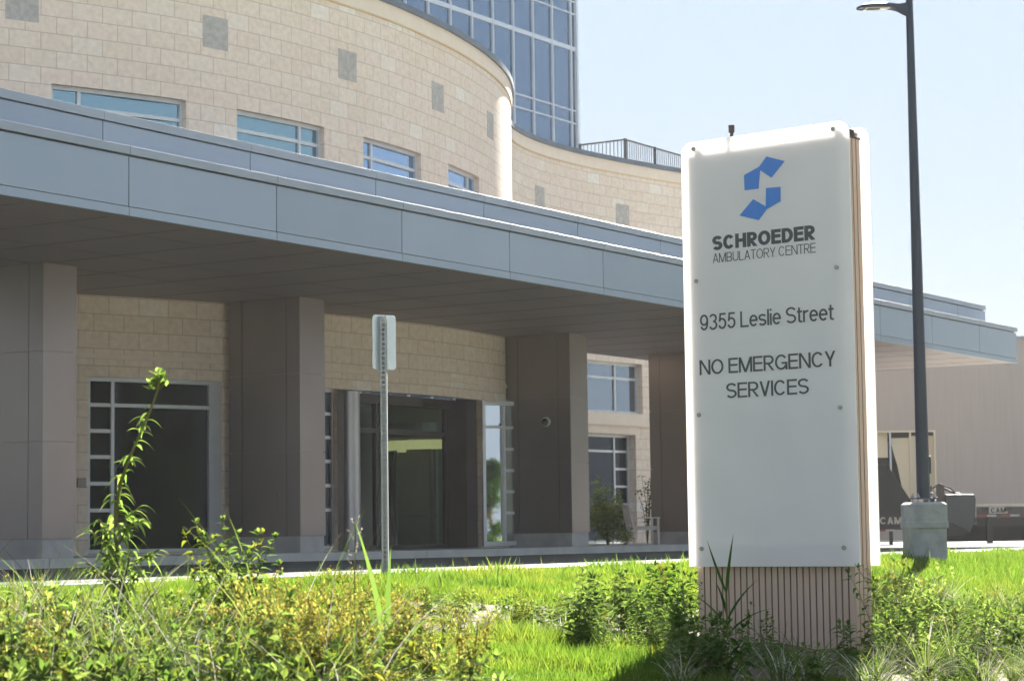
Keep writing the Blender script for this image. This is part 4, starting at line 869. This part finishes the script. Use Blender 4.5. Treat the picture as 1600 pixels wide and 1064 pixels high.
# single plants the photograph shows clearly
def horseweed(h):
    r = empty('tall_weed'); st, lf, fl = MB(), MB(), MB(); k = 14
    ln = [Vector((.03*math.sin(i*.55)+.045*(i/k)**3, .02*math.cos(i*.8), h*i/k)) for i in range(k+1)]; st.tube(ln, [.0062-.00025*i for i in range(k+1)], 7, False)
    for i in range(120):
        s = U(.08, .97); big = (1-s)**.6; leaf(lf, along(ln, s), i*2.39996, U(.35, 1.1), (.028+.055*big)*U(.7, 1.25), .007+.007*big, U(.7, 1.5), U(.1, .4), 5)
    for b_ in range(58):
        s = U(.03, .6); p = along(ln, s); a = U(0, 6.28); l = U(.05, .17)*(1.15-1.3*s); tip = p+Vector((math.cos(a)*l, math.sin(a)*l, l*U(.5, 1.1))); st.tube([p, p.lerp(tip, .5)+Vector((0, 0, -.004)), tip], .0022, 4, False)
        for j in range(8): leaf(lf, p.lerp(tip, U(.3, 1)), a+U(-1.4, 1.4), U(.3, 1.1), U(.03, .065), .010, U(.6, 1.5), .3)
    for j, (dx, dz) in enumerate(((-.012, .02), (-.004, .034), (.006, .038), (.012, .026))):
        p = ln[-1]; tip = p+Vector((dx, U(-.02, .02), dz)); st.tube([p, tip], .004, 5, False)
        fl = MB()
        for m_ in range(14): leaf(fl, tip+Vector((U(-.008, .008), U(-.008, .008), U(-.02, .012))), U(0, 6.28), U(.6, 1.4), .024, .012, .1, k=2)
        fl.build('flower_head', M['g_bright'], r, fix=False)
    return fin(r, stem=(st, 'g_stem'), leaves=(lf, 'g_bright'))
Y = 10.2; place(horseweed(1.0), 196, Y, hgt(220, 607, Y), rz=0, label='tallest weed, a single tall stalk with drooping leaves before the left window', cat='weed'); 
o = bpy.data.objects['tall_weed']; o.rotation_euler = (0, 0, 0); o.scale.x *= 1.5; o.scale.y *= 1.5
Y = 10.6; place(make_broadleaf(1.0, 11, 40, .105, .06, 'g_fresh', .09, lo=.78), 365, Y, hgt(365, 806, Y), label='bushy yellow green weed rising in front of the second taupe column', cat='weed')
place(make_broadleaf(1.0, 7, 30, .12, .065, 'g_yellow', .14, lo=.7), 385, Y+.3, hgt(385, 835, Y), label='narrow leafy green weed beside the bushy one before the second column', cat='weed')
Y = 9.6; r_ = empty('broad_bladed_reed'); g, st = MB(), MB(); st.tube([(0, 0, 0), (0, 0, .45)], .008, 6, False)
for (az, ln_, lean, cu) in ((math.pi, .62, .12, .25), (math.pi*.97, .45, .75, .35), (0, .50, -.02, .12), (.4, .30, .5, .6), (2.4, .35, .3, .5)): blade(g, (0, 0, .32), az, lean, ln_, .034, cu, 8, U(-.5, .5))
fin(r_, stem=(st, 'g_stem'), blades=(g, 'g_fresh')); place(r_, 607, Y, hgt(600, 812, Y)/.92, rz=0, label='bright green broad bladed reed in front of the perforated sign post', cat='reed'); r_.rotation_euler = (0, 0, 0)
Y = 9.8; place(make_seedgrass(1.0, 16), 548, Y, hgt(548, 815, Y), label='pale seed head on a thin stalk left of the perforated sign post', cat='grass')
Y = 14.4; r_ = empty('broad_bladed_reed'); g, st = MB(), MB(); st.tube([(0, 0, 0), (.0, 0, .52)], .008, 6, False)
for (az, ln_, lean, cu, z0) in ((0, .42, .12, .1, .5), (math.pi, .40, .42, -.1, .5), (0, .4, .5, .5, .3), (math.pi, .38, .6, .6, .25), (.5, .4, .7, .8, .2), (2.5, .3, .5, .5, .35)): blade(g, (0, 0, z0), az, lean, ln_, .026, cu, 8, U(-.5, .5))
fin(r_, stem=(st, 'g_stem'), blades=(g, 'g_deep')); place(r_, 1133, Y, hgt(1140, 830, Y)/.92, rz=0, label='dark forked reed standing against the lower left of the white sign panel', cat='reed'); r_.rotation_euler = (0, 0, R(-39))
Y = 17.0; place(make_broadleaf(1.0, 3, 9, .16, .07, 'g_deep', .05, top='g_red'), 1030, Y, hgt(1027, 882, Y), label='weed with a rust red seed head left of the pylon sign', cat='weed')
Y = 15.4; place(make_seedgrass(1.0, 12, 'g_gold'), 738, Y, hgt(740, 870, Y), label='thin green stalk rising alone over the mulch strip before the revolving door', cat='grass')
for k, (px, py, Y) in enumerate(((1552, 868, 21), (1570, 880, 20.5), (1538, 888, 20))): place(make_seedgrass(1.0, 16, 'g_brown'), px, Y, hgt(px, py, Y), label='dark brown seed stalk at the right edge of the lawn', cat='weed', group='brown seed stalks at the right edge')
for px, py, Y in ((690, 880, 20), (760, 880, 21), (780, 868, 21), (800, 872, 22), (868, 888, 22), (975, 878, 24), (1060, 868, 22)):
    place(make_reed(5, 1.0, .05, 'g_fresh', (.05, .3)), px, Y, max(.12, hgt(px, py, Y)), label='taller grass stalk standing up from the lawn before the kerb', cat='grass', group='taller stalks on the lawn')
# planted corner between the columns
def shrub(name, h, rad, n, Ll, Wl, mt, x, y, label, z=None):
    r = empty(name); st, lf = MB(), MB()
    for q in range(9):
        a = U(0, 6.28); l = U(.7, 1); tip = Vector((math.cos(a)*rad*l*.8, math.sin(a)*rad*l*.8, h*U(.6, .98))); md = tip*.5+Vector((U(-.05, .05), U(-.05, .05), h*.1)); st.tube([(0, 0, -.05), md, tip], [.012, .008, .004], 5, False)
        for i in range(n//9):
            s = U(.25, 1.02); p = (md*(2*s) if s < .5 else md.lerp(tip, s*2-1))+Vector((U(-1, 1), U(-1, 1), U(-1, 1)))*rad*.28; leaf(lf, p, U(0, 6.28), U(-.2, 1), Ll*U(.6, 1.2), Wl*U(.7, 1.2), U(.1, .8))
    fin(r, stem=(st, 'g_stem'), leaves=(lf, mt)); r.location = (x, y, ZP if z is None else z); return tag(r, label, 'shrub')
shrub('shrub', .95, .48, 900, .22, .08, 'g_shrub_sun', 2.2, 52.6, 'bright green drooping shrub at the column foot left of the garden chair')
shrub('shrub', 1.75, .42, 420, .15, .09, 'g_shrub_sun', 2.28, 54.5, 'tall loose yellow green shrub before the lower wing window')
shrub('shrub', 1.8, .34, 130, .14, .07, 'g_deep', 3.35, 56.2, 'dark sparse shrub against the stone pier behind the garden chair')
shrub('shrub', .32, .2, 120, .14, .08, 'g_shrub_sun', 2.56, 51.4, 'small yellow green plant at the foot of the garden chair')

# ---------------------------------------------------------------- mulch bed and lawn grass
def in_bed(x, y):
    px = 800+3470*x/y+5
    b1 = (px < 700) & (y < 13.2+.6*np.sin(px/70.)) & (y < 11.2+2.4*np.clip((560-px)/200., 0, 1))
    b2 = (px > 640+14*np.sin(y*9)) & (px < 1120) & (y > 15.9+.25*np.sin(px/40.)+.8*np.clip((px-900)/150., -1, 0)*0) & (y < 18.9+.3*np.sin(px/55.))
    b3 = (px > 1040) & (y > 13.2+.3*np.sin(px/50.)) & (y < 17.5)
    b4 = (px > 1330) & (y < 21+1.2*np.sin(px/60.)-2.2*np.clip((px-1440)/60., 0, 1))
    return b1 | b2 | b3 | b4
xs = np.arange(-5, 9, .16); ys = np.arange(6.5, 23, .16); mb = MB(); idx = {}
for j, y in enumerate(ys):
    for i, x in enumerate(xs):
        if abs(x) < .25*y+1 and bool(in_bed(np.float64(x+.08), np.float64(y+.08))):
            f = []
            for a, b in ((i, j), (i+1, j), (i+1, j+1), (i, j+1)):
                if (a, b) not in idx:
                    X_, Y_ = xs[0]+a*.16, ys[0]+b*.16; idx[(a, b)] = len(mb.v); mb.v.append((X_, Y_, ground(X_, Y_)+.012+.02*math.sin(X_*9)*math.sin(Y_*7)))
                f.append(idx[(a, b)])
            mb.f.append(tuple(f)); mb.mi.append(0)
tag(mb.build('mulch_bed', M['soil'], fix=False, smooth=True), kind='structure')
def lawn(n):
    y = 9+RNG.random(n)**1.25*34; x = (RNG.random(n)*2-1)*(.243*y+.5); o = (x-P0[0])*NN[0]+(y-P0[1])*NN[1]
    keep = (o > 6.16) & ((~in_bed(x, y)) | (RNG.random(n) < .10)); x, y, o = x[keep], y[keep], o[keep]; n = len(x)
    z = -.405-.062*(o-6.1); z = np.maximum(z, -1.7)
    clump = .8+.6*np.sin(x*2.3+1.7*np.sin(y*1.1))*np.sin(y*1.9+x)+.25*np.sin(x*7+y*5)
    h = (.05+.055*RNG.random(n))*np.clip(clump, .55, 1.4)*(1+.8*(RNG.random(n) < .03)); w = .0055*(y/15)*(.7+.6*RNG.random(n)); a = RNG.random(n)*6.283; l = h*(.15+.75*RNG.random(n)); b = RNG.random(n)*6.283
    v = np.empty((n, 3, 3)); c, s = np.cos(a)*w, np.sin(a)*w
    v[:, 0] = np.stack([x-c, y-s, z-.008], 1); v[:, 1] = np.stack([x+c, y+s, z-.008], 1); v[:, 2] = np.stack([x+np.cos(b)*l, y+np.sin(b)*l, z+h], 1)
    me = bpy.data.meshes.new('lawn_grass'); me.vertices.add(n*3); me.vertices.foreach_set('co', v.astype(np.float32).ravel()); me.loops.add(n*3); me.loops.foreach_set('vertex_index', np.arange(n*3, dtype=np.int32))
    me.polygons.add(n); me.polygons.foreach_set('loop_start', np.arange(0, n*3, 3, dtype=np.int32)); me.polygons.foreach_set('loop_total', np.full(n, 3, np.int32)); me.update(calc_edges=True); me.materials.append(M['g_lawn'])
    ob = bpy.data.objects.new('lawn_grass', me); COL.objects.link(ob); tag(ob, kind='stuff')
lawn(420000)

# ---------------------------------------------------------------- trees beside the drive, seen mirrored in the ground floor glass
M['bark'] = noisy('grey brown bark', (.10, .075, .055), (.17, .13, .10), 5, .9, bump=.5, bscale=12, stretch=(4, 4, .6))
def tree(name, h, rad, n, lf_sz, x, y, label, cone=False):
    r = empty(name); tk, cr = MB(), MB(); tk.tube([(0, 0, -.2), (.05, .02, h*.3), (0, .06, h*.62), (.03, 0, h*.92)], [rad*.07, rad*.055, rad*.035, .02], 9)
    blobs = []
    for q in range(22 if cone else 46):
        s = U(.12 if cone else .1, .97); a = U(0, 6.28); rr_ = rad*((1-s)*1.05 if cone else math.sqrt(max(.02, 1-((s-.5)/.52)**2)))*U(.35, .95); c = Vector((rr_*math.cos(a), rr_*math.sin(a), h*s)); blobs.append(c)
        tk.tube([(0, 0, h*s*.72), c*.5+Vector((0, 0, h*s*.42)), c], [rad*.022, rad*.015, .012], 5, False)
    for i in range(n):
        c = rnd.choice(blobs); g_ = Vector((rnd.gauss(0, 1), rnd.gauss(0, 1), rnd.gauss(0, .8)))*rad*(.13 if cone else .17); leaf(cr, c+g_, U(0, 6.28), U(-.5, .9), lf_sz*U(.6, 1.3), lf_sz*.6, .3, k=2)
    fin(r, trunk=(tk, 'bark'), crown=(cr, 'g_deep')); r.location = (x, y, ground(x, y)); return tag(r, label, 'tree')
tree('broadleaf_tree', 9, 4.4, 9000, .5, 22, 26.5, 'large dense broadleaf tree right of the view, mirrored darkly in the left ground floor window')
tree('broadleaf_tree', 8, 4.0, 8000, .5, 27, 18.5, 'smaller broadleaf tree nearest the street, mirrored beside the large one')
tree('broadleaf_tree', 9, 4.2, 8500, .5, 25, 54.5, 'broad tree beyond the trailers, mirrored in the revolving door glass')
tree('broadleaf_tree', 7.5, 3.6, 8000, .48, 33, 59, 'farther rounded tree past the trailers, mirrored in the entrance glass')
tree('cypress_tree', 4.6, 1.1, 3600, .22, 39, 30.5, 'slim dark conical tree mirrored against sky in the narrow window by the entrance', True)

# ---------------------------------------------------------------- thin haze volume, added to lift the dark tones
hm = bpy.data.materials.new('shadow lifting haze'); hm.use_nodes = True; hm.node_tree.nodes.remove(P(hm)); pv = N(hm, 'ShaderNodeVolumePrincipled'); pv.inputs['Color'].default_value = (.95, .97, 1, 1); pv.inputs['Density'].default_value = .00013; pv.inputs['Anisotropy'].default_value = .35
L(hm, pv.outputs[0], hm.node_tree.nodes['Material Output'].inputs['Volume'])
mb = MB(); mb.box((-421, -201, -3), (421, 421, 31.5)); tag(mb.build('haze', hm), kind='stuff')
